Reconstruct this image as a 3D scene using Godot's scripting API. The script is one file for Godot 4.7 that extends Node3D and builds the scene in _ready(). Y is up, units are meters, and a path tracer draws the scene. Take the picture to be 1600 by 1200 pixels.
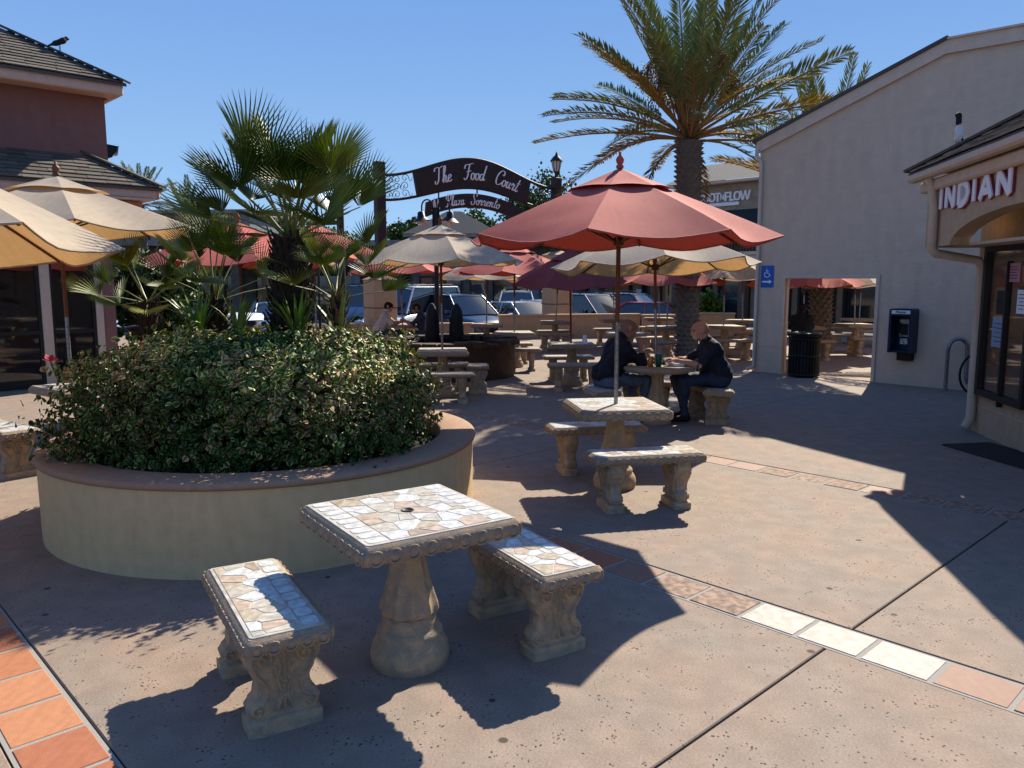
extends Node3D

var M := {}
var T := {}
var rng := RandomNumberGenerator.new()
const U := Vector3(0.69, 0, 0.724)      # along the tile bands
const N := Vector3(0.724, 0, -0.69)     # across them
const BIG := 100000.0


# ---------------------------------------------------------------- naming
func numbered(parent: Node, called: String) -> String:
	if not parent.has_node(called): return called
	var i := 1
	while parent.has_node("%s_%03d" % [called, i]): i += 1
	return "%s_%03d" % [called, i]

var counts := {}
func put(o: Node, called: String, parent: Node) -> void:
	var key := str(parent.get_instance_id()) + called
	var c: int = counts.get(key, 0)
	counts[key] = c + 1
	o.name = called if c == 0 else "%s_%03d" % [called, c]
	parent.add_child(o, true)

func tag(o: Node, label: String, category: String, group := "") -> Node:
	o.set_meta("label", label)
	o.set_meta("category", category)
	if group: o.set_meta("group", group)
	return o

func thing(called: String, label: String, category: String, at := Vector3.ZERO, turn := 0.0, group := "") -> Node3D:
	var o := Node3D.new()
	put(o, called, self)
	o.position = at
	o.rotation.y = turn
	tag(o, label, category, group)
	return o

func mesh_of(s: SurfaceTool, m: Material) -> ArrayMesh:
	s.generate_normals()
	var me := s.commit()
	me.surface_set_material(0, m)
	return me

func obj(called: String, s: SurfaceTool, m: Material, parent: Node = self) -> MeshInstance3D:
	return use(called, mesh_of(s, m), parent)

func use(called: String, me: Mesh, parent: Node = self, xf := Transform3D(), over: Material = null) -> MeshInstance3D:
	var o := MeshInstance3D.new()
	o.mesh = me
	o.transform = xf
	if over: o.material_override = over
	put(o, called, parent)
	return o

func struct(o: Node) -> Node:
	o.set_meta("kind", "structure")
	return o

func copy(o: Node3D, called: String, label: String, at: Vector3, turn: float, group := "") -> Node3D:
	var c: Node3D = o.duplicate()
	put(c, called, self)
	c.position = at
	c.rotation = Vector3(0, turn, 0)
	c.set_meta("label", label)
	if group: c.set_meta("group", group)
	return c


# ---------------------------------------------------------------- shapes
func S(smooth := true) -> SurfaceTool:
	var s := SurfaceTool.new()
	s.begin(Mesh.PRIMITIVE_TRIANGLES)
	s.set_smooth_group(0 if smooth else -1)
	return s

func tri(s: SurfaceTool, a: Vector3, b: Vector3, c: Vector3) -> void:
	s.add_vertex(a); s.add_vertex(b); s.add_vertex(c)

func quad(s: SurfaceTool, a: Vector3, b: Vector3, c: Vector3, d: Vector3) -> void:
	tri(s, a, b, c); tri(s, a, c, d)

func tri_out(s: SurfaceTool, a: Vector3, b: Vector3, c: Vector3, o: Vector3) -> void:
	if (c - a).cross(b - a).dot(a + b + c - 3.0 * o) < 0: tri(s, a, c, b)
	else: tri(s, a, b, c)

func quad_out(s: SurfaceTool, a: Vector3, b: Vector3, c: Vector3, d: Vector3, o: Vector3) -> void:
	tri_out(s, a, b, c, o); tri_out(s, a, c, d, o)

func box(s: SurfaceTool, c: Vector3, size: Vector3, xf := Transform3D(), ch := 0.0) -> void:
	s.set_smooth_group(-1)
	var h := size * 0.5
	var o := xf * c
	if ch <= 0.0:
		for a in 3:
			for sg in [-1.0, 1.0]:
				var q := []
				for k in [[-1, -1], [1, -1], [1, 1], [-1, 1]]:
					var v := Vector3()
					v[a] = sg; v[(a + 1) % 3] = k[0]; v[(a + 2) % 3] = k[1]
					q.append(xf * (c + v * h))
				quad_out(s, q[0], q[1], q[2], q[3], o)
		return
	var p := func(v: Vector3, a: int) -> Vector3:
		var r := v * (h - Vector3(ch, ch, ch))
		r[a] = v[a] * h[a]
		return xf * (c + r)
	for a in 3:
		var b := (a + 1) % 3
		var d := (a + 2) % 3
		for sg in [-1.0, 1.0]:
			var q := []
			for k in [[-1, -1], [1, -1], [1, 1], [-1, 1]]:
				var v := Vector3()
				v[a] = sg; v[b] = k[0]; v[d] = k[1]
				q.append(p.call(v, a))
			quad_out(s, q[0], q[1], q[2], q[3], o)
			for sb in [-1.0, 1.0]:
				var v1 := Vector3(); v1[a] = sg; v1[b] = sb; v1[d] = -1
				var v2 := v1; v2[d] = 1
				quad_out(s, p.call(v1, a), p.call(v1, b), p.call(v2, b), p.call(v2, a), o)
	for i in 8:
		var v := Vector3(1 if i & 1 else -1, 1 if i & 2 else -1, 1 if i & 4 else -1)
		tri_out(s, p.call(v, 0), p.call(v, 1), p.call(v, 2), o)

func tube(s: SurfaceTool, pts: Array, rad, n := 8, caps := true, flat := 1.0, flat_dir := Vector3.ZERO) -> void:
	s.set_smooth_group(0)
	var rings := []
	var prev := Vector3.ZERO
	for i in pts.size():
		var d: Vector3
		if i == 0: d = pts[1] - pts[0]
		elif i == pts.size() - 1: d = pts[i] - pts[i - 1]
		else: d = (pts[i + 1] - pts[i]).normalized() + (pts[i] - pts[i - 1]).normalized()
		if d.length() < 1e-6: d = Vector3.UP
		d = d.normalized()
		var x: Vector3
		if flat_dir != Vector3.ZERO:
			x = flat_dir.cross(d)
		elif prev == Vector3.ZERO:
			x = d.cross(Vector3.UP if absf(d.y) < 0.9 else Vector3.RIGHT)
		else:
			x = prev - d * prev.dot(d)
		x = x.normalized()
		prev = x
		var y := d.cross(x)
		var r: float = rad[i] if rad is Array else rad
		var ring := []
		for k in n:
			var a := TAU * k / n
			ring.append(pts[i] + x * cos(a) * r + y * sin(a) * r * flat)
		rings.append(ring)
	for i in rings.size() - 1:
		for k in n:
			var k2 := (k + 1) % n
			quad(s, rings[i][k], rings[i][k2], rings[i + 1][k2], rings[i + 1][k])
	if caps:
		s.set_smooth_group(-1)
		for e in [0, rings.size() - 1]:
			for k in n:
				if e == 0: tri(s, pts[0], rings[0][(k + 1) % n], rings[0][k])
				else: tri(s, pts[e], rings[e][k], rings[e][(k + 1) % n])

func lathe(s: SurfaceTool, prof: Array, n := 24, xf := Transform3D(), lobes := 0, lobe := 0.0) -> void:
	s.set_smooth_group(0)
	var at := func(p: Vector2, k: int) -> Vector3:
		var a := TAU * k / n
		var r := p.x
		if lobes: r *= 1.0 - lobe * absf(cos(a * lobes * 0.5))
		return xf * Vector3(cos(a) * r, p.y, sin(a) * r)
	for i in prof.size() - 1:
		for k in n:
			var a: Vector3 = at.call(prof[i], k)
			var b: Vector3 = at.call(prof[i], k + 1)
			var c: Vector3 = at.call(prof[i + 1], k + 1)
			var d: Vector3 = at.call(prof[i + 1], k)
			if prof[i].x < 1e-5: tri(s, a, c, d)
			elif prof[i + 1].x < 1e-5: tri(s, a, b, d)
			else: quad(s, a, b, c, d)

# a polygon in x,y given a thickness in z, with a small chamfer on the front
func prism(s: SurfaceTool, poly: PackedVector2Array, z0: float, z1: float, xf := Transform3D(), ch := 0.0) -> void:
	s.set_smooth_group(-1)
	if not Geometry2D.is_polygon_clockwise(poly): poly.reverse()
	var front := poly
	if ch > 0:
		var ins := Geometry2D.offset_polygon(poly, -ch)
		if ins.size() == 1 and ins[0].size() == poly.size():
			front = PackedVector2Array()
			# match the inset corners to the outer ones
			for p in poly:
				var best: Vector2 = ins[0][0]
				for q in ins[0]:
					if q.distance_squared_to(p) < best.distance_squared_to(p): best = q
				front.append(best)
		else: ch = 0
	var n := poly.size()
	var mid := Vector2()
	for p in poly: mid += p / n
	for i in n:
		var a := poly[i]
		var b := poly[(i + 1) % n]
		var zz := z1 - ch * signf(z1 - z0)
		quad(s, xf * Vector3(a.x, a.y, z0), xf * Vector3(b.x, b.y, z0), xf * Vector3(b.x, b.y, zz), xf * Vector3(a.x, a.y, zz))
		if ch > 0:
			var fa := front[i]
			var fb := front[(i + 1) % n]
			quad(s, xf * Vector3(a.x, a.y, zz), xf * Vector3(b.x, b.y, zz), xf * Vector3(fb.x, fb.y, z1), xf * Vector3(fa.x, fa.y, z1))
	var ix := Geometry2D.triangulate_polygon(front)
	for i in range(0, ix.size(), 3):
		tri(s, xf * Vector3(front[ix[i]].x, front[ix[i]].y, z1), xf * Vector3(front[ix[i + 1]].x, front[ix[i + 1]].y, z1), xf * Vector3(front[ix[i + 2]].x, front[ix[i + 2]].y, z1))
	ix = Geometry2D.triangulate_polygon(poly)
	for i in range(0, ix.size(), 3):
		tri(s, xf * Vector3(poly[ix[i]].x, poly[ix[i]].y, z0), xf * Vector3(poly[ix[i + 2]].x, poly[ix[i + 2]].y, z0), xf * Vector3(poly[ix[i + 1]].x, poly[ix[i + 1]].y, z0))

# a profile (inset from the outline, height) swept round a rounded rectangle
func sweep_rect(s: SurfaceTool, hx: float, hz: float, r: float, prof: Array, arc := 5, fill_top := true, fill_bottom := true) -> void:
	s.set_smooth_group(0)
	var rings := []
	for p in prof:
		var ring := []
		var rr := maxf(r - p.x, 0.004)
		for q in 4:
			var cx: float = (hx - r) * (1 if q in [0, 3] else -1)
			var cz: float = (hz - r) * (1 if q in [0, 1] else -1)
			if r < p.x:
				cx *= (hx - p.x - rr) / maxf(hx - r, 1e-4)
				cz *= (hz - p.x - rr) / maxf(hz - r, 1e-4)
			for k in arc + 1:
				var a := PI / 2 * (q + float(k) / arc)
				ring.append(Vector3(cx + cos(a) * rr, p.y, cz + sin(a) * rr))
		rings.append(ring)
	var n: int = rings[0].size()
	for i in rings.size() - 1:
		for k in n:
			var k2 := (k + 1) % n
			quad(s, rings[i][k], rings[i][k2], rings[i + 1][k2], rings[i + 1][k])
	s.set_smooth_group(-1)
	for e in [0, rings.size() - 1]:
		if (e == 0 and not fill_bottom) or (e > 0 and not fill_top): continue
		var c := Vector3(0, prof[e].y, 0)
		for k in n:
			tri_out(s, c, rings[e][k], rings[e][(k + 1) % n], c + Vector3(0, 1 if e == 0 else -1, 0))

func xf(at: Vector3, turn := 0.0) -> Transform3D:
	return Transform3D(Basis(Vector3.UP, turn), at)

# a frame with its x axis along d (level), y up and z out of the face
func frame(at: Vector3, d: Vector3) -> Transform3D:
	var x := d.normalized()
	return Transform3D(Basis(x, Vector3.UP, x.cross(Vector3.UP)), at)

func smooth_line(p: Array, per := 5) -> Array:
	var out := []
	for i in p.size() - 1:
		var a = p[maxi(i - 1, 0)]
		var b = p[i]
		var c = p[i + 1]
		var d = p[mini(i + 2, p.size() - 1)]
		for k in per:
			out.append(b.cubic_interpolate(c, a, d, float(k) / per))
	out.append(p[-1])
	return out


# ---------------------------------------------------------------- textures and materials
func noise(sd: int, freq: float, oct := 4, kind := FastNoiseLite.TYPE_SIMPLEX_SMOOTH) -> FastNoiseLite:
	var n := FastNoiseLite.new()
	n.seed = sd
	n.frequency = freq
	n.noise_type = kind
	n.fractal_octaves = oct
	return n

func grey_tex(n: FastNoiseLite, size: int, lo: float, hi: float, pw := 1.0) -> ImageTexture:
	var im := n.get_seamless_image(size, size)
	im.convert(Image.FORMAT_L8)
	var d := im.get_data()
	for i in d.size():
		d[i] = int(255.0 * (lo + (hi - lo) * pow(d[i] / 255.0, pw)))
	return fin(Image.create_from_data(size, size, false, Image.FORMAT_L8, d))

func normal_tex(n: FastNoiseLite, size: int, strength: float) -> ImageTexture:
	var im := n.get_seamless_image(size, size)
	im.convert(Image.FORMAT_L8)
	im.convert(Image.FORMAT_RGBA8)
	im.bump_map_to_normal_map(strength)
	return fin(im)

func fin(im: Image) -> ImageTexture:
	im.generate_mipmaps()
	return ImageTexture.create_from_image(im)

func mat(c: Color, rough := 0.8, tex = null, nrm = null, scale := 1.0, ns := 0.6, metal := 0.0) -> StandardMaterial3D:
	var m := StandardMaterial3D.new()
	m.albedo_color = c.linear_to_srgb()
	m.roughness = rough
	m.metallic = metal
	m.metallic_specular = 0.35
	if tex: m.albedo_texture = tex
	if nrm:
		m.normal_enabled = true
		m.normal_texture = nrm
		m.normal_scale = ns
	if tex or nrm:
		m.uv1_triplanar = true
		m.uv1_world_triplanar = true
		m.uv1_scale = Vector3.ONE * scale
	return m

func vmat(rough := 0.7, back := Color.BLACK) -> StandardMaterial3D:
	var m := StandardMaterial3D.new()
	m.vertex_color_use_as_albedo = true
	m.roughness = rough
	m.metallic_specular = 0.35
	m.cull_mode = BaseMaterial3D.CULL_DISABLED
	if back != Color.BLACK:
		m.backlight_enabled = true
		m.backlight = back
	return m

# broom-smooth concrete with rock-salt pits, 4.6 m to the tile
func concrete_maps() -> void:
	var sz := 1536
	var n1 := noise(3, 0.012, 5).get_seamless_image(sz, sz)
	var n2 := noise(9, 0.2, 3).get_seamless_image(sz, sz)
	var n3 := noise(17, 0.004, 3).get_seamless_image(sz, sz)
	for im in [n1, n2, n3]: im.convert(Image.FORMAT_L8)
	var a := n1.get_data()
	var b := n2.get_data()
	var c := n3.get_data()
	var rgb := PackedByteArray()
	rgb.resize(sz * sz * 3)
	var hgt := PackedByteArray()
	hgt.resize(sz * sz)
	for i in sz * sz:
		var big := c[i] / 255.0
		var v := 0.80 + 0.12 * a[i] / 255.0 + 0.16 * (b[i] / 255.0 - 0.5)
		rgb[i * 3] = int(clampf(v * (0.93 + 0.09 * big), 0, 1) * 255)
		rgb[i * 3 + 1] = int(clampf(v * (0.955 + 0.02 * big), 0, 1) * 255)
		rgb[i * 3 + 2] = int(clampf(v * (0.97 - 0.02 * big), 0, 1) * 255)
		hgt[i] = 160 + b[i] / 8
	rng.seed = 41
	for k in 8000:
		var x := rng.randi_range(0, sz - 1)
		var y := rng.randi_range(0, sz - 1)
		if a[y * sz + x] / 255.0 + rng.randf() * 0.42 < 0.76: continue
		for j in rng.randi_range(1, 3):
			var px := x + rng.randi_range(-9, 9)
			var py := y + rng.randi_range(-9, 9)
			var rx := rng.randf_range(0.6, 1.9)
			var ry := rng.randf_range(0.6, 1.6)
			var deep := rng.randf_range(0.3, 0.62)
			for dy in range(-3, 4):
				for dx in range(-3, 4):
					var q := Vector2(dx / rx, dy / ry).length()
					if q > 1.25: continue
					var i := posmod(py + dy, sz) * sz + posmod(px + dx, sz)
					var f := lerpf(deep, 1.0, smoothstep(0.6, 1.25, q))
					for ch in 3: rgb[i * 3 + ch] = int(rgb[i * 3 + ch] * f)
					hgt[i] = int(hgt[i] * lerpf(0.25, 1.0, smoothstep(0.5, 1.25, q)))
	for k in 14:
		var gx := rng.randi_range(0, sz - 1)
		var gy := rng.randi_range(0, sz - 1)
		var gr := rng.randf_range(3.5, 7.0)
		for dy in range(-9, 10):
			for dx in range(-9, 10):
				var q := Vector2(dx, dy * rng.randf_range(0.95, 1.05)).length() / gr
				if q > 1.2: continue
				var i := posmod(gy + dy, sz) * sz + posmod(gx + dx, sz)
				var f := lerpf(0.55, 1.0, smoothstep(0.75, 1.2, q))
				for ch in 3: rgb[i * 3 + ch] = int(rgb[i * 3 + ch] * f)
	T.concrete = fin(Image.create_from_data(sz, sz, false, Image.FORMAT_RGB8, rgb))
	var hm := Image.create_from_data(sz, sz, false, Image.FORMAT_L8, hgt)
	hm.convert(Image.FORMAT_RGBA8)
	hm.bump_map_to_normal_map(2.2)
	T.concrete_n = fin(hm)

# weathered cast stone: warm ground, grey lichen, dark pin holes
func stone_map() -> void:
	var sz := 768
	var n1 := noise(21, 0.012, 5).get_seamless_image(sz, sz)
	var n2 := noise(25, 0.16, 3).get_seamless_image(sz, sz)
	for im in [n1, n2]: im.convert(Image.FORMAT_L8)
	var a := n1.get_data()
	var b := n2.get_data()
	var rgb := PackedByteArray()
	rgb.resize(sz * sz * 3)
	for i in sz * sz:
		var t := smoothstep(0.3, 0.72, a[i] / 255.0)
		var v := 0.88 + 0.3 * (b[i] / 255.0 - 0.5)
		if b[i] < 52: v *= 0.62
		rgb[i * 3] = int(clampf(v * lerpf(0.80, 0.98, t), 0, 1) * 255)
		rgb[i * 3 + 1] = int(clampf(v * lerpf(0.79, 0.90, t), 0, 1) * 255)
		rgb[i * 3 + 2] = int(clampf(v * lerpf(0.77, 0.80, t), 0, 1) * 255)
	T.stone = fin(Image.create_from_data(sz, sz, false, Image.FORMAT_RGB8, rgb))

func make_materials() -> void:
	concrete_maps()
	stone_map()
	T.mottle = grey_tex(noise(1, 0.012, 5), 512, 0.74, 1.0)
	T.fine = grey_tex(noise(2, 0.12, 4), 512, 0.66, 1.0)
	T.streak = grey_tex(noise(5, 0.03, 5), 512, 0.55, 1.0)
	var wide := noise(6, 0.03, 4).get_seamless_image(512, 64)
	wide.convert(Image.FORMAT_L8)
	wide.resize(512, 512, Image.INTERPOLATE_CUBIC)
	var fine_im := noise(7, 0.02, 5).get_seamless_image(512, 512)
	fine_im.convert(Image.FORMAT_L8)
	var wd := wide.get_data()
	var fd := fine_im.get_data()
	for i in wd.size(): wd[i] = int(255.0 * (0.86 + 0.07 * wd[i] / 255.0 + 0.07 * fd[i] / 255.0))
	T.wall = fin(Image.create_from_data(512, 512, false, Image.FORMAT_L8, wd))
	T.n_fine = normal_tex(noise(11, 0.12, 4), 512, 2.0)
	T.n_med = normal_tex(noise(12, 0.03, 5), 512, 4.0)
	T.n_weave = normal_tex(noise(13, 0.4, 1), 256, 1.0)

	var g := StandardMaterial3D.new()
	g.albedo_color = Color(0.355, 0.28, 0.22).linear_to_srgb()
	g.albedo_texture = T.concrete
	g.normal_enabled = true
	g.normal_texture = T.concrete_n
	g.normal_scale = 0.9
	g.roughness = 0.82
	g.metallic_specular = 0.3
	g.uv1_triplanar = true
	g.uv1_world_triplanar = true
	g.uv1_scale = Vector3.ONE / 4.6
	M.concrete = g
	M.joint = mat(Color(0.03, 0.024, 0.02), 0.95)
	M.grout = mat(Color(0.40, 0.38, 0.34), 0.9, T.fine, null, 3.0)
	M.asphalt = mat(Color(0.055, 0.055, 0.06), 0.9, T.fine, T.n_fine, 1.0, 0.4)
	M.paint = mat(Color(0.75, 0.75, 0.72), 0.7, T.streak, null, 1.0)
	M.earth = mat(Color(0.03, 0.022, 0.015), 1.0, T.fine, T.n_med, 2.0, 1.0)
	for k in [["terra0", Color(0.42, 0.17, 0.085)], ["terra1", Color(0.47, 0.21, 0.105)], ["terra2", Color(0.38, 0.14, 0.075)], ["terra3", Color(0.29, 0.165, 0.115)]]:
		M[k[0]] = mat(k[1], 0.7, T.wall, T.n_fine, 1.7, 0.2)
	M.tile_stained = mat(Color(0.42, 0.285, 0.21), 0.85, T.streak, T.n_fine, 0.9, 0.25)
	M.tile_cream = mat(Color(0.46, 0.375, 0.32), 0.6, T.mottle, null, 2.0)
	M.stone = mat(Color(0.59, 0.485, 0.365), 0.85, T.stone, T.n_fine, 1.4, 0.55)
	M.rim = mat(Color(0.48, 0.40, 0.32), 0.88, T.stone, T.n_fine, 2.2, 0.8)
	M.topping = mat(Color(0.50, 0.46, 0.39), 0.7, T.mottle, T.n_fine, 1.6, 0.25)
	M.old_top = mat(Color(0.60, 0.54, 0.45), 0.75, T.streak, T.n_fine, 1.3, 0.3)
	for k in [["mo_white", Color(0.70, 0.70, 0.67)], ["mo_pale", Color(0.58, 0.54, 0.45)], ["mo_cream", Color(0.55, 0.47, 0.35)], ["mo_peach", Color(0.58, 0.455, 0.35)], ["mo_tan", Color(0.46, 0.36, 0.26)]]:
		M[k[0]] = mat(k[1], 0.32, T.mottle, null, 3.0)
	M.planter = mat(Color(0.68, 0.475, 0.25), 0.9, T.wall, T.n_fine, 0.8, 0.5)
	M.cap = mat(Color(0.38, 0.235, 0.15), 0.85, T.wall, T.n_fine, 1.1, 0.5)
	M.grey_wall = mat(Color(0.68, 0.52, 0.385), 0.92, T.wall, T.n_fine, 0.45, 0.6)
	M.grey_trim = mat(Color(0.70, 0.55, 0.42), 0.8, T.wall, null, 0.6)
	M.tan_wall = mat(Color(0.50, 0.355, 0.225), 0.9, T.wall, T.n_fine, 0.6, 0.5)
	M.tan_trim = mat(Color(0.60, 0.47, 0.35), 0.75, T.wall, null, 0.8)
	M.maroon = mat(Color(0.25, 0.125, 0.105), 0.92, T.wall, T.n_fine, 0.5, 0.5)
	M.orange_wall = mat(Color(0.42, 0.22, 0.11), 0.92, T.wall, T.n_fine, 0.5, 0.5)
	M.eave = mat(Color(0.62, 0.44, 0.33), 0.7, T.wall, null, 0.6)
	M.shingle = mat(Color(0.17, 0.145, 0.115), 0.95, T.fine, T.n_fine, 1.6, 0.8)
	M.shingle1 = mat(Color(0.14, 0.12, 0.095), 0.95, T.fine, T.n_fine, 1.7, 0.8)
	M.shingle2 = mat(Color(0.20, 0.17, 0.135), 0.95, T.fine, T.n_fine, 1.5, 0.8)
	M.shingle3 = mat(Color(0.36, 0.34, 0.29), 0.9, T.fine, T.n_fine, 1.5, 0.8)
	M.shingle4 = mat(Color(0.29, 0.27, 0.23), 0.9, T.fine, T.n_fine, 1.5, 0.8)
	M.roof_grey = mat(Color(0.13, 0.125, 0.115), 0.95, T.fine, T.n_fine, 0.6, 0.8)
	M.far_wall = mat(Color(0.16, 0.125, 0.10), 0.9, T.mottle, null, 0.3)
	M.far_pale = mat(Color(0.36, 0.31, 0.24), 0.9, T.mottle, null, 0.3)
	M.far_blue = mat(Color(0.20, 0.22, 0.25), 0.85, T.mottle, null, 0.3)
	M.awning = mat(Color(0.022, 0.03, 0.033), 0.85)
	M.low_wall = mat(Color(0.48, 0.315, 0.185), 0.9, T.wall, T.n_fine, 0.7, 0.4)
	M.dark_frame = mat(Color(0.018, 0.015, 0.013), 0.5)
	M.dark_metal = mat(Color(0.012, 0.012, 0.013), 0.45, null, null, 1, 0, 0.3)
	M.iron = mat(Color(0.02, 0.017, 0.016), 0.6)
	M.sign_brown = mat(Color(0.045, 0.024, 0.02), 0.6, T.mottle, null, 1.0)
	M.letter = mat(Color(0.75, 0.73, 0.72), 0.5)
	M.letter_side = mat(Color(0.25, 0.03, 0.06), 0.5)
	M.steel = mat(Color(0.42, 0.42, 0.42), 0.42, T.streak, null, 2.0, 0.5, 0.75)
	M.chrome = mat(Color(0.6, 0.6, 0.6), 0.2, null, null, 1, 0, 1.0)
	M.wood = mat(Color(0.24, 0.085, 0.035), 0.55, T.streak, null, 3.0)
	M.wood_dark = mat(Color(0.075, 0.03, 0.018), 0.6)
	M.white = mat(Color(0.78, 0.78, 0.78), 0.6)
	M.paper = mat(Color(0.7, 0.7, 0.72), 0.7)
	M.blue_sign = mat(Color(0.02, 0.11, 0.42), 0.4)
	M.phone_blue = mat(Color(0.007, 0.014, 0.045), 0.35)
	M.black = mat(Color(0.008, 0.008, 0.008), 0.55)
	M.rock = mat(Color(0.10, 0.062, 0.045), 0.7, T.stone, T.n_med, 1.2, 1.2)
	M.black_rock = mat(Color(0.012, 0.011, 0.012), 0.45, T.fine, T.n_med, 2.0, 1.5)
	M.bark = mat(Color(0.24, 0.195, 0.155), 0.95, T.fine, T.n_med, 2.0, 0.8)
	M.bark_dark = mat(Color(0.045, 0.03, 0.02), 0.95, T.fine, T.n_med, 3.0, 0.8)
	M.fibre = mat(Color(0.21, 0.105, 0.045), 0.95, T.fine, null, 5.0)
	M.tyre = mat(Color(0.012, 0.012, 0.012), 0.85)
	M.rubber = mat(Color(0.02, 0.02, 0.02), 0.8)
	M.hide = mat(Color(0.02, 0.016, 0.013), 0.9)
	var gl := StandardMaterial3D.new()
	gl.albedo_color = Color(0.05, 0.06, 0.07, 0.34)
	gl.transparency = BaseMaterial3D.TRANSPARENCY_ALPHA
	gl.roughness = 0.03
	gl.metallic_specular = 0.6
	M.glass = gl
	M.car_glass = mat(Color(0.015, 0.02, 0.026), 0.05)
	M.car_glass.metallic_specular = 0.7
	M.lamp_glass = mat(Color(0.55, 0.47, 0.36), 0.15)
	M.headlight = mat(Color(0.5, 0.52, 0.55), 0.12)
	M.water = mat(Color(0.012, 0.016, 0.018), 0.05)
	M.leaf = vmat(0.5, Color(0.30, 0.34, 0.09))
	M.frond = vmat(0.42, Color(0.34, 0.44, 0.06))
	M.date_frond = vmat(0.75, Color(0.30, 0.34, 0.08))
	M.date_frond.metallic_specular = 0.15
	M.tree_leaf = vmat(0.6, Color(0.06, 0.09, 0.015))
	M.body = vmat(0.75)
	for k in [["beige", Color(0.55, 0.46, 0.345), Color(0.62, 0.40, 0.19)], ["red", Color(0.47, 0.095, 0.075), Color(0.06, 0.008, 0.006)], ["maroon", Color(0.27, 0.05, 0.045), Color(0.08, 0.01, 0.01)]]:
		var c := mat(k[1], 0.85, T.wall, T.n_fine, 1.2, 0.12)
		c.cull_mode = BaseMaterial3D.CULL_DISABLED
		c.backlight_enabled = true
		c.backlight = k[2].linear_to_srgb()
		M["canvas_" + k[0]] = c


# ---------------------------------------------------------------- carved stone furniture
func lerp_prof(xs: Array, ys: Array, x: float) -> float:
	for i in xs.size() - 1:
		if x <= xs[i + 1]:
			var t := smoothstep(0.0, 1.0, (x - xs[i]) / maxf(xs[i + 1] - xs[i], 1e-5))
			return lerpf(ys[i], ys[i + 1], t)
	return ys[-1]

func leg_mesh(fine: bool) -> ArrayMesh:
	var key := "leg%s" % fine
	if T.has(key): return T[key]
	var ys := [0.0, 0.052, 0.058, 0.075, 0.105, 0.13, 0.155, 0.2, 0.25, 0.3, 0.34, 0.368, 0.385]
	var ws := [0.150, 0.150, 0.128, 0.140, 0.147, 0.132, 0.112, 0.106, 0.126, 0.150, 0.157, 0.150, 0.146]
	var curve := PackedVector2Array()
	for k in 46:                                     # the upper volute
		var t := k / 45.0
		var a := -0.6 + t * 2.0 * TAU * 0.86
		var r := lerpf(0.050, 0.005, pow(t, 0.8))
		curve.append(Vector2(0.082 + cos(a) * r, 0.312 + sin(a) * r))
	var stem := smooth_line([Vector2(0.125, 0.285), Vector2(0.105, 0.245), Vector2(0.075, 0.205), Vector2(0.068, 0.165), Vector2(0.085, 0.128), Vector2(0.115, 0.118)], 6)
	for p in stem: curve.append(p)
	for k in 18:                                     # the lower curl
		var t := k / 17.0
		var a := 1.6 - t * TAU * 1.1
		var r := lerpf(0.026, 0.006, t)
		curve.append(Vector2(0.105 + cos(a) * r, 0.096 + sin(a) * r))
	for p in smooth_line([Vector2(0.04, 0.345), Vector2(0.018, 0.28), Vector2(0.028, 0.22), Vector2(0.012, 0.15), Vector2(0.03, 0.09)], 6): curve.append(p)
	for p in smooth_line([Vector2(0.0, 0.33), Vector2(0.0, 0.2), Vector2(0.0, 0.085)], 7): curve.append(p)
	for p in smooth_line([Vector2(0.0, 0.2), Vector2(0.03, 0.235), Vector2(0.035, 0.27)], 4): curve.append(p)
	var nu := 61 if fine else 5
	var nv := 92 if fine else 13
	var rows := []
	for j in nv + 1:
		var y: float = (0.385 * j / nv) if fine else ys[mini(j, 12)]
		var w := lerp_prof(ys, ws, y)
		var th := 0.076 if y < 0.055 else lerpf(0.052, 0.066, smoothstep(0.15, 0.33, y))
		var ring := []
		for side in [1.0, -1.0]:
			for i in nu:
				var u: float = (-1.0 + 2.0 * i / (nu - 1)) * side
				var z := u * w
				var h := 0.0
				if fine and y > 0.06 and y < 0.375:
					var best := 1.0
					var q := Vector2(absf(z), y)
					for p in curve: best = minf(best, p.distance_squared_to(q))
					h = 0.024 * exp(-best / 0.00005) - 0.010
					h += 0.006 * smoothstep(0.86, 0.97, absf(u))
				var round_off := 0.012 * pow(absf(u), 10)
				ring.append(Vector3((th + h - round_off) * side, y, z))
		rows.append(ring)
	var s := S()
	var n: int = rows[0].size()
	for j in rows.size() - 1:
		for k in n:
			var k2 := (k + 1) % n
			quad(s, rows[j][k], rows[j + 1][k], rows[j + 1][k2], rows[j][k2])
	T[key] = mesh_of(s, M.stone)
	return T[key]

func egg(s: SurfaceTool, at: Transform3D) -> void:
	s.set_smooth_group(0)
	var g := []
	for j in 5:
		var r := []
		var b := PI / 2 * j / 4.0
		for k in 10:
			var a := TAU * k / 10.0
			r.append(at * Vector3(cos(a) * cos(b) * 0.022, sin(a) * cos(b) * 0.021, sin(b) * 0.012))
		g.append(r)
	for j in 4:
		for k in 10:
			quad(s, g[j][k], g[j + 1][k], g[j + 1][(k + 1) % 10], g[j][(k + 1) % 10])
	var loop := []
	for k in 13:
		var a := TAU * k / 12.0
		loop.append(at * Vector3(cos(a) * 0.031, sin(a) * 0.030, 0.002))
	tube(s, loop, 0.005, 5, false)
	tube(s, [at * Vector3(0.0425, 0.03, -0.002), at * Vector3(0.0425, 0.0, 0.003), at * Vector3(0.0425, -0.03, -0.002)], [0.006, 0.0045, 0.002], 5)

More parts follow.
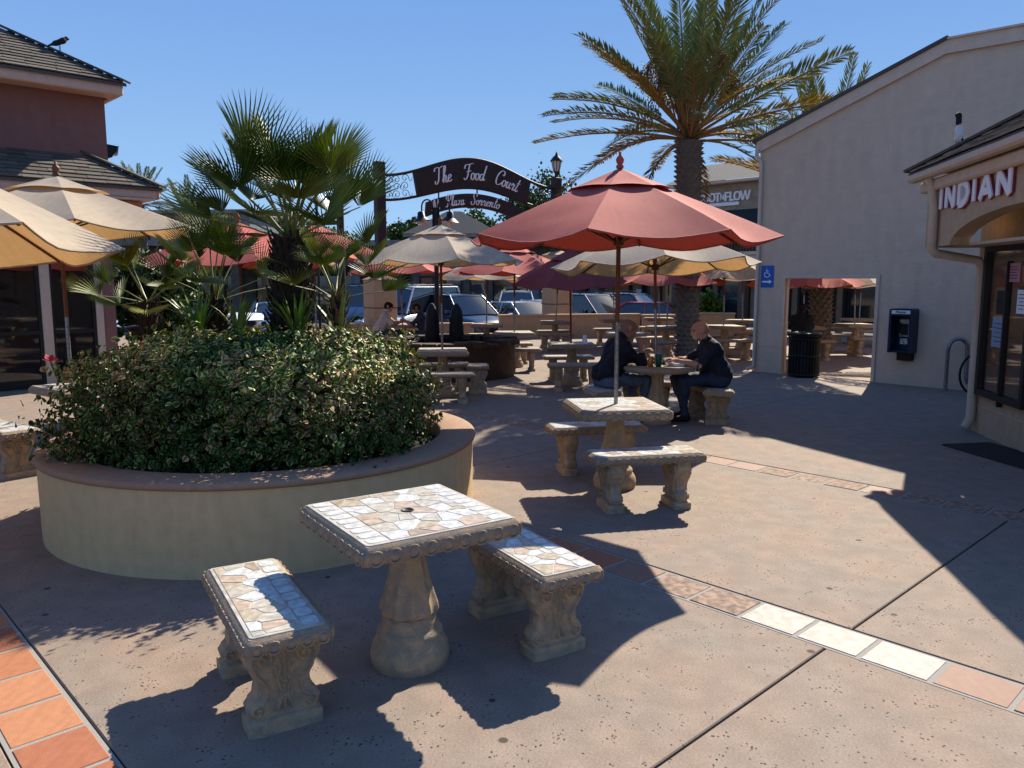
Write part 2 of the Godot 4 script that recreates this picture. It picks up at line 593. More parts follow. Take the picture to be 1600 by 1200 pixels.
func slab_mesh(hx: float, hz: float, h: float, th: float) -> ArrayMesh:
	var s := S()
	sweep_rect(s, hx, hz, 0.035, [Vector2(0.05, h - th), Vector2(0.02, h - th), Vector2(0.006, h - th + 0.008), Vector2(0.0, h - th * 0.62), Vector2(0.001, h - th * 0.4), Vector2(0.008, h - th * 0.2), Vector2(0.022, h - 0.006), Vector2(0.028, h - 0.001)])
	return mesh_of(s, M.rim)

func molding_mesh(hx: float, hz: float, y: float, sc: float) -> ArrayMesh:
	var s := S()
	for q in 4:
		var half := hx if q % 2 == 0 else hz
		var out := hz if q % 2 == 0 else hx
		var n := int(round(2.0 * (half - 0.02) / (0.085 * sc)))
		var b := Basis(Vector3.UP, PI / 2 * q)
		for i in n:
			var x := (i + 0.5 - n * 0.5) * 2.0 * (half - 0.02) / n
			egg(s, Transform3D(b, Vector3.ZERO) * Transform3D(Basis().scaled(Vector3(sc, sc, 1)), Vector3(x, y, out - 0.005)))
	return mesh_of(s, M.rim)

func mo_color(white: float) -> Material:
	var r := rng.randf()
	if r < white: return M.mo_white
	r = rng.randf()
	return M.mo_pale if r < 0.3 else (M.mo_cream if r < 0.6 else (M.mo_peach if r < 0.85 else M.mo_tan))

func mosaic_piece(poly: PackedVector2Array, y: float, m: Material, parent: Node) -> void:
	var s := S(false)
	# poly holds x,z; turn the prism so that its thickness points up
	prism(s, poly, y, y + 0.0026 + rng.randf() * 0.001, Transform3D(Basis(Vector3(1, 0, 0), Vector3(0, 0, 1), Vector3(0, 1, 0)), Vector3.ZERO), 0.0012)
	obj("mosaic_tile", s, m, parent)

func oval(c: Vector2, rx: float, rz: float) -> PackedVector2Array:
	var p := PackedVector2Array()
	for k in 12:
		var a := TAU * (k + 0.5) / 12.0
		var v := Vector2(signf(cos(a)) * pow(absf(cos(a)), 0.55), signf(sin(a)) * pow(absf(sin(a)), 0.55))
		p.append(c + v * Vector2(rx, rz))
	return p

# irregular stone pieces with grout joints between them, filling a rectangle
func crazy_paving(x0: float, x1: float, z0: float, z1: float, count: int, y: float, white: float, parent: Node, hole := 0.0) -> void:
	var seeds := []
	for k in count:
		var best := Vector2()
		var far := -1.0
		for t in 7:
			var c := Vector2(rng.randf_range(x0, x1), rng.randf_range(z0, z1))
			var d := 9.0
			for q in seeds: d = minf(d, q.distance_to(c))
			if d * rng.randf_range(0.55, 1.0) > far:
				far = d; best = c
		seeds.append(best)
	for i in count:
		var cell := PackedVector2Array([Vector2(x0, z0), Vector2(x1, z0), Vector2(x1, z1), Vector2(x0, z1)])
		for j in count:
			if i == j: continue
			var d: Vector2 = (seeds[j] - seeds[i]).normalized()
			var m: Vector2 = (seeds[i] + seeds[j]) * 0.5
			var t := d.orthogonal()
			var half := PackedVector2Array([m + t * 4, m - t * 4, m - t * 4 - d * 6, m + t * 4 - d * 6])
			var r := Geometry2D.intersect_polygons(cell, half)
			if r.is_empty(): break
			cell = r[0]
		var ins := Geometry2D.offset_polygon(cell, -0.0028)
		if ins.is_empty() or ins[0].size() < 3: continue
		var c2 := Vector2()
		for p in ins[0]: c2 += p / ins[0].size()
		if hole > 0 and c2.length() < 0.2:
			var ring := PackedVector2Array()
			for k in 14: ring.append(Vector2(cos(TAU * k / 14), sin(TAU * k / 14)) * hole)
			var cut := Geometry2D.clip_polygons(ins[0], ring)
			if cut.size() == 1: mosaic_piece(cut[0], y, mo_color(white), parent)
			else: mosaic_piece(ins[0], y, mo_color(white), parent)
			continue
		mosaic_piece(ins[0], y, mo_color(white), parent)

func pedestal_mesh() -> ArrayMesh:
	if T.has("pedestal"): return T.pedestal
	var s := S()
	lathe(s, [Vector2(0.10, 0.66), Vector2(0.086, 0.645), Vector2(0.076, 0.60), Vector2(0.078, 0.55), Vector2(0.086, 0.49), Vector2(0.10, 0.42), Vector2(0.121, 0.345), Vector2(0.137, 0.295), Vector2(0.142, 0.262), Vector2(0.134, 0.245), Vector2(0.112, 0.238)], 100, Transform3D(), 10, 0.1)
	T.pedestal = mesh_of(s, M.stone)
	s = S()
	lathe(s, [Vector2(0.116, 0.24), Vector2(0.126, 0.225), Vector2(0.13, 0.205), Vector2(0.126, 0.186), Vector2(0.136, 0.178), Vector2(0.152, 0.165), Vector2(0.157, 0.148), Vector2(0.151, 0.136), Vector2(0.163, 0.122), Vector2(0.181, 0.09), Vector2(0.187, 0.05), Vector2(0.183, 0.012), Vector2(0.178, 0.0)], 48)
	T.foot = mesh_of(s, M.stone)
	return T.pedestal

func square_table(label: String, at: Vector3, turn: float, how: String, group := "square pedestal tables of cast stone") -> Node3D:
	var t := thing("stone_table", label, "table", at, turn, group)
	var h := 0.73
	var hf := 0.392
	var top: MeshInstance3D
	if how == "far":
		if not T.has("far_top"): T.far_top = slab_mesh(hf, hf, h, 0.075)
		top = use("tabletop", T.far_top, t)
	else:
		top = use("tabletop", slab_mesh(hf, hf, h, 0.082), t)
		use("egg_molding", molding_mesh(hf, hf, h - 0.049, 1.0), top)
	var s := S()
	sweep_rect(s, hf - 0.03, hf - 0.03, 0.02, [Vector2(0, h - 0.006), Vector2(0, h + 0.001), Vector2(0.003, h + 0.0031)])
	obj("topping", s, M.topping if how == "mosaic" else M.old_top, top)
	if how == "mosaic":
		rng.seed = 77
		var e := hf - 0.045
		for sd in [-1.0, 1.0]:
			for k in 9:
				mosaic_piece(oval(Vector2((k - 4) * (2 * e / 9.0), sd * (e - 0.05)), e / 9.0 - 0.006, 0.046), h + 0.002, M.mo_white, top)
		crazy_paving(-e, e, -(e - 0.1), e - 0.1, 40, h + 0.002, 0.3, top, 0.032)
		s = S()
		lathe(s, [Vector2(0.0, h + 0.0062), Vector2(0.024, h + 0.0062), Vector2(0.026, h + 0.0095), Vector2(0.03, h + 0.0095), Vector2(0.0305, h + 0.003)], 20)
		obj("umbrella_hole", s, M.black, top)
	elif how == "worn":
		rng.seed = 91
		crazy_paving(-hf + 0.05, hf - 0.05, -hf + 0.05, hf - 0.05, 26, h + 0.0015, 0.55, top)
	use("pedestal", pedestal_mesh(), t)
	use("foot", T.foot, t)
	return t

func bench(label: String, at: Vector3, turn: float, how: String, group := "straight cast stone benches", len := 0.92) -> Node3D:
	var t := thing("stone_bench", label, "bench", at, turn, group)
	var h := 0.45
	var hx := len * 0.5
	var hz := 0.18
	var top: MeshInstance3D
	if how == "far":
		var key := "far_bench%s" % len
		if not T.has(key): T[key] = slab_mesh(hx, hz, h, 0.062)
		top = use("seat", T[key], t)
	else:
		top = use("seat", slab_mesh(hx, hz, h, 0.068), t)
		use("egg_molding", molding_mesh(hx, hz, h - 0.041, 0.82), top)
	var s := S()
	sweep_rect(s, hx - 0.03, hz - 0.03, 0.02, [Vector2(0, h - 0.006), Vector2(0, h + 0.001), Vector2(0.003, h + 0.003)])
	obj("topping", s, M.topping if how == "mosaic" else M.old_top, top)
	if how == "mosaic":
		rng.seed = int(at.x * 100) + 500
		for k in 9:
			mosaic_piece(oval(Vector2((k - 4) * (2 * (hx - 0.045) / 9.0), -(hz - 0.082)), (hx - 0.045) / 9.0 - 0.006, 0.034), h + 0.002, M.mo_white, top)
		crazy_paving(-hx + 0.045, hx - 0.045, -hz + 0.122, hz - 0.045, 22, h + 0.002, 0.4, top)
	elif how == "worn":
		rng.seed = int(at.x * 100) + 900
		crazy_paving(-hx + 0.045, hx - 0.045, -hz + 0.045, hz - 0.045, 18, h + 0.0015, 0.6, top)
	for sd in [-1.0, 1.0]:
		use("leg", leg_mesh(how != "far"), t, xf(Vector3(sd * len * 0.3, 0, 0)))
	return t

func arc_slab(r0: float, r1: float, a0: float, a1: float, y0: float, y1: float, m: Material) -> ArrayMesh:
	var s := S()
	var n := 20
	var prof := [Vector2(r0 + 0.02, y0), Vector2(r0, y0 + 0.02), Vector2(r0, y1 - 0.02), Vector2(r0 + 0.02, y1), Vector2(r1 - 0.02, y1), Vector2(r1, y1 - 0.02), Vector2(r1, y0 + 0.02), Vector2(r1 - 0.02, y0)]
	var rings := []
	for i in n + 1:
		var a := lerpf(a0, a1, float(i) / n)
		var g := []
		for p in prof: g.append(Vector3(cos(a) * p.x, p.y, sin(a) * p.x))
		rings.append(g)
	s.set_smooth_group(-1)
	for i in n:
		for k in 8:
			quad(s, rings[i][k], rings[i][(k + 1) % 8], rings[i + 1][(k + 1) % 8], rings[i + 1][k])
	for e in [0, n]:
		for k in range(1, 7): tri(s, rings[e][0], rings[e][k], rings[e][k + 1])
	return mesh_of(s, m)

func curved_bench(label: String, c: Vector3, deg0: float, deg1: float) -> Node3D:
	var t := thing("curved_bench", label, "bench", c, 0.0, "curved stone benches round the round table")
	var seat := use("seat", arc_slab(0.56, 0.94, deg_to_rad(deg0), deg_to_rad(deg1), 0.38, 0.447, M.rim), t)
	use("topping", arc_slab(0.59, 0.91, deg_to_rad(deg0 + 2), deg_to_rad(deg1 - 2), 0.40, 0.452, M.old_top), seat)
	for q in [0.22, 0.78]:
		var a := deg_to_rad(lerpf(deg0, deg1, q))
		use("leg", leg_mesh(true), t, Transform3D(Basis(Vector3.UP, -a + PI / 2), Vector3(cos(a) * 0.75, 0, sin(a) * 0.75)))
	return t


# ---------------------------------------------------------------- market umbrellas
func umbrella(label: String, at: Vector3, cloth: String, rim: float, apex: float, radius: float, turn: float, group: String, lean := Vector2.ZERO, foot := 0.6, sag := 0.07) -> Node3D:
	var t := thing("umbrella", label, "umbrella", at, turn, group)
	var m: Material = M["canvas_" + cloth]
	var pole_m: Material = M.wood
	# the canopy leans about the pole's foot
	t.basis = Basis(Vector3.UP, turn) 
	t.rotate_object_local(Vector3(1, 0, 0), lean.x)
	t.rotate_object_local(Vector3(0, 0, 1), lean.y)
	var rise := apex - rim
	var wr := noise(88, 1.0, 3)
	var surf := func(k: int, a: float, r: float, lift: float) -> Vector3:
		# k: panel, a: 0..1 across it, r: 0..1 outwards
		var a0 := TAU * (k - 0.5) / 8.0
		var a1 := TAU * (k + 0.5) / 8.0
		var p0 := Vector2(cos(a0), sin(a0))
		var p1 := Vector2(cos(a1), sin(a1))
		var p := p0.lerp(p1, a) * r * radius
		var bow := sin(PI * a)
		p *= 1.0 - 0.045 * bow * r * r
		var y := apex - rise * (0.9 * r + 0.1 * r * r) - sag * bow * pow(r, 1.6) + lift
		y += (0.013 * wr.get_noise_3d(p.x * 1.5, k * 3.0 + at.x, p.y * 1.5) + 0.016 * wr.get_noise_3d(a * 0.8, k * 5.0 + at.z, r * 5.0)) * sqrt(bow) * r
		return Vector3(p.x, y, p.y)
	var s := S()
	s.set_smooth_group(0)
	for k in 8:
		s.set_smooth_group(k + 1)
		var g := []
		for i in 13:
			var row := []
			for j in 11: row.append(surf.call(k, j / 10.0, lerpf(0.06, 1.0, i / 12.0), 0.0))
			g.append(row)
		for i in 12:
			for j in 10: quad(s, g[i][j], g[i][j + 1], g[i + 1][j + 1], g[i + 1][j])
	var canopy := obj("canopy", s, m, t)
	s = S()                                           # the hem: a rolled edge along each panel
	for k in 8:
		var line := []
		for j in 9: line.append(surf.call(k, j / 8.0, 1.0, -0.004))
		tube(s, line, 0.008, 5, false)
	obj("hem", s, m, canopy)
	s = S()                                           # the little vent canopy on top
	for k in 8:
		s.set_smooth_group(k + 1)
		for i in 4:
			for j in 6:
				var r0 := lerpf(0.02, 0.34, i / 4.0)
				var r1 := lerpf(0.02, 0.34, (i + 1) / 4.0)
				var f := func(j2: int, r: float) -> Vector3:
					var bow := sin(PI * j2 / 6.0)
					var v: Vector3 = surf.call(k, j2 / 6.0, r, 0.032 - 0.03 * r)
					if r > 0.3: v.y += 0.024 * bow
					return v
				quad(s, f.call(j, r0), f.call(j + 1, r0), f.call(j + 1, r1), f.call(j, r1))
	obj("vent_cap", s, m, canopy)
	s = S()
	lathe(s, [Vector2(0.03, apex + 0.03), Vector2(0.034, apex + 0.05), Vector2(0.02, apex + 0.062), Vector2(0.03, apex + 0.078), Vector2(0.036, apex + 0.1), Vector2(0.026, apex + 0.122), Vector2(0.012, apex + 0.135), Vector2(0.012, apex + 0.16), Vector2(0.0, apex + 0.168)], 12)
	obj("finial", s, m if cloth != "beige" else M.wood, t)
	s = S()
	tube(s, [Vector3(0, foot + 0.72, 0), Vector3(0, apex + 0.03, 0)], 0.019, 10)
	var pole := obj("pole", s, pole_m, t)
	s = S()
	tube(s, [Vector3(0, foot, 0), Vector3(0, foot + 0.725, 0)], 0.0175, 10)
	obj("metal_sleeve", s, M.steel if cloth != "maroon" else M.wood, pole)
	var hub_y := rim - 0.03
	s = S()
	lathe(s, [Vector2(0.02, hub_y - 0.04), Vector2(0.045, hub_y - 0.03), Vector2(0.045, hub_y + 0.03), Vector2(0.02, hub_y + 0.04)], 12)
	obj("runner", s, M.wood_dark, t)
	for k in 8:
		var a := TAU * (k + 0.5) / 8.0
		s = S()
		var line := []
		for i in 5:
			var r := lerpf(0.03, 0.985, i / 4.0)
			var v: Vector3 = surf.call(k, 1.0, r, -0.022)
			line.append(v)
		tube(s, line, 0.011, 5, true)
		var rib := obj("rib", s, M.wood, t)
		s = S()
		tube(s, [Vector3(cos(a) * 0.04, hub_y, sin(a) * 0.04), surf.call(k, 1.0, 0.5, -0.03)], 0.009, 5)
		obj("strut", s, M.wood, rib)
	return t


# ---------------------------------------------------------------- plants
func leaf_shape(kind: int) -> ArrayMesh:
	var s := S()
	var g := Color(0.045, 0.085, 0.018)
	var e := [Color(0.30, 0.30, 0.10), Color(0.055, 0.11, 0.022), Color(0.36, 0.21, 0.13)][kind] as Color
	var mid := [Color(0.07, 0.10, 0.022), g, Color(0.19, 0.16, 0.055)][kind] as Color
	var w := [0.0, 0.42, 0.5, 0.3, 0.0]
	var l := [0.0, 0.22, 0.5, 0.8, 1.05]
	for i in 4:
		for sd in [-1.0, 1.0]:
			for band in 2:
				var f0: float = [0.0, 0.58][band]
				var f1: float = [0.58, 1.0][band]
				var p := func(j: int, f: float) -> Vector3:
					return Vector3(w[j] * f * sd, absf(w[j] * f) * 0.22 - 0.07 * l[j] * l[j], l[j])
				s.set_color(mid if band == 0 else e)
				var a: Vector3 = p.call(i, f0)
				var b: Vector3 = p.call(i, f1)
				var c: Vector3 = p.call(i + 1, f1)
				var d: Vector3 = p.call(i + 1, f0)
				if i == 0: tri(s, a, c, d)
				elif i == 3: tri(s, a, b, d)
				else: quad(s, a, b, c, d)
	s.generate_normals()
	var me := s.commit()
	me.surface_set_material(0, M.leaf)
	return me

func look(d: Vector3, roll := 0.0) -> Basis:
	var z := d.normalized()
	var x := Vector3.UP.cross(z)
	if x.length() < 1e-3: x = Vector3.RIGHT
	x = x.normalized()
	return Basis(x, z.cross(x), z) * Basis(Vector3(0, 0, 1), roll)

func scatter(called: String, me: Mesh, xs: Array, cols: Array, parent: Node) -> MultiMeshInstance3D:
	var mm := MultiMesh.new()
	mm.transform_format = MultiMesh.TRANSFORM_3D
	mm.use_colors = true
	mm.mesh = me
	mm.instance_count = xs.size()
	for i in xs.size():
		mm.set_instance_transform(i, xs[i])
		mm.set_instance_color(i, cols[i])
	var o := MultiMeshInstance3D.new()
	o.multimesh = mm
	o.set_meta("kind", "stuff")
	put(o, called, parent)
	return o

func hedge() -> void:
	var c := Vector3(-1.98, 0.60, -6.22)
	var t := thing("variegated_shrub", "dense cream and green variegated shrub filling the round planter", "shrub", c)
	var n := noise(50, 1.3, 3)
	# how far the foliage reaches in a direction
	var reach := func(d: Vector3) -> float:
		var q := pow(pow(absf(d.x) / 1.25, 4.0) + pow(absf(d.z) / 1.2, 4.0) + pow(absf(d.y) / 0.75, 4.0), -1.0 / 4.0)
		return q * (1.0 + 0.17 * n.get_noise_3d(d.x * 2.4, d.y * 2.4, d.z * 2.4) + 0.13 * n.get_noise_3d(d.x * 7, d.y * 7, d.z * 7))
	rng.seed = 8
	var xs := [[], [], []]
	var cs := [[], [], []]
	var near := []
	var patch := noise(61, 0.9, 2)
	for i in 66000:
		var d := Vector3(rng.randfn(), rng.randfn() * 0.8 + 0.12, rng.randfn() + 0.25).normalized()
		if d.y < -0.12: continue
		var f := 1.0 - 0.3 * pow(rng.randf(), 1.7)
		if rng.randf() < 0.05: f = rng.randf_range(1.0, 1.07)
		var p: Vector3 = d * reach.call(d) * f
		if p.y < -0.06: continue
		var clump := patch.get_noise_3d(p.x * 6.0 + 9.0, p.y * 6.0, p.z * 6.0)
		if clump < -0.12 and rng.randf() < 0.75: continue
		var out := (d + Vector3(rng.randfn(), rng.randfn() + 0.35, rng.randfn()) * 0.55).normalized()
		# the blade lies across the outward direction and hangs
		var along := out.cross(Vector3(rng.randfn(), rng.randfn(), rng.randfn())).normalized()
		along = (along + Vector3(0, -0.35, 0) + out * 0.25).normalized()
		var b := Basis(along.cross(out).normalized() * -1.0, out, along).orthonormalized()
		var sz := rng.randf_range(0.022, 0.05) * (1.0 + 0.35 * patch.get_noise_3d(p.x * 2.0, 4.0, p.z * 2.0))
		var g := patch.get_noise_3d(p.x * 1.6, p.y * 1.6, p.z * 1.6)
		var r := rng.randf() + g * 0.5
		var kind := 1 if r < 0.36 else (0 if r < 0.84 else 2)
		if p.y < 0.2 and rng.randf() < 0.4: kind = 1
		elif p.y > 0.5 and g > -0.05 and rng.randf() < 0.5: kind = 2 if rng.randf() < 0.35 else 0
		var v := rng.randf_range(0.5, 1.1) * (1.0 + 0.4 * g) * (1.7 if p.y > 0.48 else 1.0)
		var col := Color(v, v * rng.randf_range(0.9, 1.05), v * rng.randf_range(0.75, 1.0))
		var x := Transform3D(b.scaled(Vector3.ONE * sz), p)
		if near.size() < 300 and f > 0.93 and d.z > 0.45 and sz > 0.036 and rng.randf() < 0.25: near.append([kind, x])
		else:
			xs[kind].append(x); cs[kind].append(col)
	for i in 70:                                       # loose shoots that stand out of the mass
		var d := Vector3(rng.randfn(), absf(rng.randfn()) * 0.9 + 0.1, rng.randfn() + 0.2).normalized()
		var p0: Vector3 = d * reach.call(d) * 0.95
		var dir := (d + Vector3(rng.randfn() * 0.3, 0.5, rng.randfn() * 0.3)).normalized()
		var tall := rng.randf_range(0.08, 0.2)
		for k in 9:
			var q := k / 8.0
			var sd := Vector3(rng.randfn(), rng.randfn() * 0.4, rng.randfn()).normalized()
			var x := Transform3D(look((sd + dir * 0.5).normalized(), rng.randf() * 0.6).scaled(Vector3.ONE * rng.randf_range(0.024, 0.042)), p0 + dir * tall * q)
			var kk := 0 if rng.randf() < 0.6 else 1
			xs[kk].append(x)
			cs[kk].append(Color(1, 1, 0.95) * rng.randf_range(0.8, 1.15))
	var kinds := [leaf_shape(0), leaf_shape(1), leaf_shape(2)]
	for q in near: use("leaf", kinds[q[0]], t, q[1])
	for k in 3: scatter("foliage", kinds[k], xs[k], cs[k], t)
	# the twigs inside, then a dark core
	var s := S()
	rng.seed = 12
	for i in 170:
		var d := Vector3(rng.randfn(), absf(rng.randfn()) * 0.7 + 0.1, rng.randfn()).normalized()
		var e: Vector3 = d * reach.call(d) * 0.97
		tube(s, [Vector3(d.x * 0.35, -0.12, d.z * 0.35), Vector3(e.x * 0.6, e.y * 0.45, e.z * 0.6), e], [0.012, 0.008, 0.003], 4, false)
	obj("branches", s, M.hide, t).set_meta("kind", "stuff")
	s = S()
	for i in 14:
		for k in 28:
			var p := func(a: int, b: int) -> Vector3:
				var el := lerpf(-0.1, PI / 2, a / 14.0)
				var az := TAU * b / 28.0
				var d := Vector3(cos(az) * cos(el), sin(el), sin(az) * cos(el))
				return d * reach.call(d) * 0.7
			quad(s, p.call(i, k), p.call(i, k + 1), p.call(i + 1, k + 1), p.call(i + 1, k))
	obj("shade_core", s, M.hide, t).set_meta("kind", "stuff")  # added dark shell: inner shade given as colour, blocks the view through

func fan_mesh(sd: int, tone: Color) -> ArrayMesh:
	var key := "fan%d%s" % [sd, tone]
	if T.has(key): return T[key]
	rng.seed = sd
	var s := S()
	s.set_color(Color(0.17, 0.19, 0.06))
	var lp := rng.randf_range(0.5, 0.66)
	tube(s, [Vector3.ZERO, Vector3(0, 0.02, lp * 0.5), Vector3(0, 0.0, lp)], [0.016, 0.011, 0.008], 5, false, 0.6, Vector3.UP)
	s.set_smooth_group(-1)
	var n := 30
	var spread := deg_to_rad(rng.randf_range(130, 185))
	var R := rng.randf_range(0.40, 0.47)
	var cup := rng.randf_range(0.35, 1.0)
	for i in n:
		var a := spread * ((i + 0.5) / n - 0.5)
		var len := R * (0.72 + 0.28 * cos(a * 0.62)) * rng.randf_range(0.93, 1.05)
		var da := spread / n * 0.5
		var o := Vector3(0, 0, lp - 0.01)
		var P := func(r: float, w: float, up: float) -> Vector3:
			var aa := a + w
			return o + Vector3(sin(aa) * r, up + cup * absf(sin(a)) * r - 0.05 * pow(r / R, 3) * R, cos(aa) * r)
		var tipf := rng.randf_range(0.95, 1.0)
		var r1 := len * 0.32
		var c0 := tone * rng.randf_range(0.75, 1.15)
		var c1 := c0.lerp(Color(0.26, 0.22, 0.08), rng.randf_range(0.05, 0.45))
		for sdn in [-1.0, 1.0]:
			s.set_color(c0)
			quad(s, P.call(0.02, 0, 0.0), P.call(r1, 0, 0.012), P.call(r1, da * sdn, -0.004), P.call(0.02, da * sdn, 0.0))
			var m: Vector3 = P.call(len * 0.75, da * 0.62 * sdn * r1 / (len * 0.75), -0.002)
			quad(s, P.call(r1, 0, 0.012), P.call(len * 0.75, 0, 0.007), m, P.call(r1, da * sdn, -0.004))
			s.set_color(c1)
			tri(s, P.call(len * 0.75, 0, 0.007), P.call(len * tipf, 0, 0.0), m)
	T[key] = mesh_of(s, M.frond)
	return T[key]

func fan_palm(label: String, base: Vector3, top: Vector3, rad: float, fronds: Array, seed_: int) -> Node3D:
	var t := thing("fan_palm", label, "palm", base, 0.0, "fan palms of the round planter")
	var s := S()
	var up := top - base
	var pts := []
	var rr := []
	for i in 7:
		pts.append(up * (i / 6.0))
		rr.append(rad * lerpf(0.72, 0.86, i / 6.0) * (0.9 if i == 6 else 1.0))
	tube(s, pts, rr, 12)
	var trunk := obj("trunk", s, M.bark_dark, t)
	rng.seed = seed_
	s = S()                                            # stubs of old leaf stalks wrapped in fibre
	var n := int(up.length() * 150 * rad / 0.14)
	for i in n:
		var h := up.length() * (i + 0.5) / n
		var a := i * 2.39996
		var d := Vector3(cos(a), 0, sin(a))
		var p := up * (h / up.length()) + d * rad * 0.72
		var o := (d * rng.randf_range(0.5, 0.9) + Vector3.UP * rng.randf_range(0.4, 1.0)).normalized()
		var l := rng.randf_range(0.05, 0.11)
		tube(s, [p, p + o * l * 0.6, p + (o + Vector3.UP * 0.4) * l], [0.024, 0.017, 0.009], 5, true, 0.5, d)
	obj("leaf_stubs", s, M.fibre if rad < 0.1 else M.bark_dark, trunk)
	s = S()
	for i in int(220 * rad / 0.14):
		var a := rng.randf() * TAU
		var d := Vector3(cos(a), 0, sin(a))
		var p := up * rng.randf_range(0.15, 1.0) + d * rad * 0.8
		tube(s, [p, p + d * rng.randf_range(0.02, 0.06) + Vector3(rng.randfn() * 0.02, rng.randf_range(-0.05, 0.06), rng.randfn() * 0.02)], [0.004, 0.001], 3, false)
	obj("fibre", s, M.fibre, trunk).set_meta("kind", "stuff")
	for i in fronds.size():
		var f: Array = fronds[i]
		var az := deg_to_rad(f[0])
		var el := deg_to_rad(f[1])
		var d := Vector3(sin(az) * cos(el), sin(el), -cos(az) * cos(el))   # azimuth 0 points away from the photo, 90 to its right
		var tone: Color = [Color(0.07, 0.105, 0.022), Color(0.11, 0.145, 0.028), Color(0.19, 0.20, 0.04)][f[3]]
		var b := look(d, deg_to_rad(rng.randf_range(-25, 25)))
		use("frond", fan_mesh(100 + (i * 7 + seed_) % 5, tone), t, Transform3D(b.scaled(Vector3.ONE * f[2]), up * 0.985 + d * 0.03))
	return t

func strap_plant(label: String, at: Vector3, n: int, len: float, sd: int, tone := Color(0.085, 0.14, 0.025)) -> void:
	var t := thing("strap_leaf_plant", label, "plant", at, 0.0, "sword leaved plants round the palm trunks")
	rng.seed = sd
	for i in n:
		var s := S()
		var a := rng.randf() * TAU
		var d := Vector3(cos(a), 0, sin(a))
		var side := d.cross(Vector3.UP)
		var l := len * rng.randf_range(0.6, 1.1)
		var bend := rng.randf_range(0.1, 0.6)
		s.set_color(tone * rng.randf_range(0.6, 1.5))
		var prev := []
		for k in 6:
			var q := k / 5.0
			var c := d * (0.03 + bend * l * q * q) + Vector3.UP * l * (q - 0.35 * bend * q * q)
			var w := 0.016 * (1.0 - pow(q, 2.5)) + 0.0015
			var row := [c - side * w, c + Vector3(0, -0.004, 0), c + side * w]
			if k > 0:
				for j in 2: quad(s, prev[j], prev[j + 1], row[j + 1], row[j])
			prev = row
		obj("blade", s, M.frond, t)

func date_frond_mesh(sd: int, tone: Color, curl: float) -> ArrayMesh:
	rng.seed = sd
	var s := S()
	var L := 3.8
	var axis := func(q: float) -> Vector3:
		return Vector3(0.05 * sin(q * 3.0 + sd), -curl * L * q * q, L * (q - 0.22 * curl * q * q))
	s.set_color(Color(0.26, 0.16, 0.06))
	var line := []
	var rr := []
	for i in 9:
		line.append(axis.call(i / 8.0)); rr.append(lerpf(0.04, 0.008, i / 8.0))
	tube(s, line, rr, 5, false)
	s.set_smooth_group(-1)
	var n := 78
	for i in n:
		var q := lerpf(0.26, 0.99, float(i) / (n - 1))
		var c: Vector3 = axis.call(q)
		var f: Vector3 = (axis.call(minf(q + 0.02, 1.0)) - axis.call(q - 0.02)).normalized()
		for sdn in [-1.0, 1.0]:
			var len := 0.48 * pow(sin(PI * (0.12 + 0.8 * (q - 0.26) / 0.74)), 0.6) * rng.randf_range(0.85, 1.1)
			var x = Vector3.RIGHT * sdn
			var out = (x * rng.randf_range(0.6, 0.85) + f * rng.randf_range(0.7, 1.0) + Vector3.UP * rng.randf_range(-0.05, 0.45)).normalized()
			var wv := f.cross(out).cross(out).normalized() * 0.023
			s.set_color(tone * rng.randf_range(0.65, 1.25))
			var m = c + out * len * 0.5 + Vector3(0, 0.01, 0)
			var e = c + out * len + Vector3(0, -0.05 * len, 0)
			tri(s, c, m + wv, m - wv)
			tri(s, m - wv, m + wv, e)
	return mesh_of(s, M.date_frond)

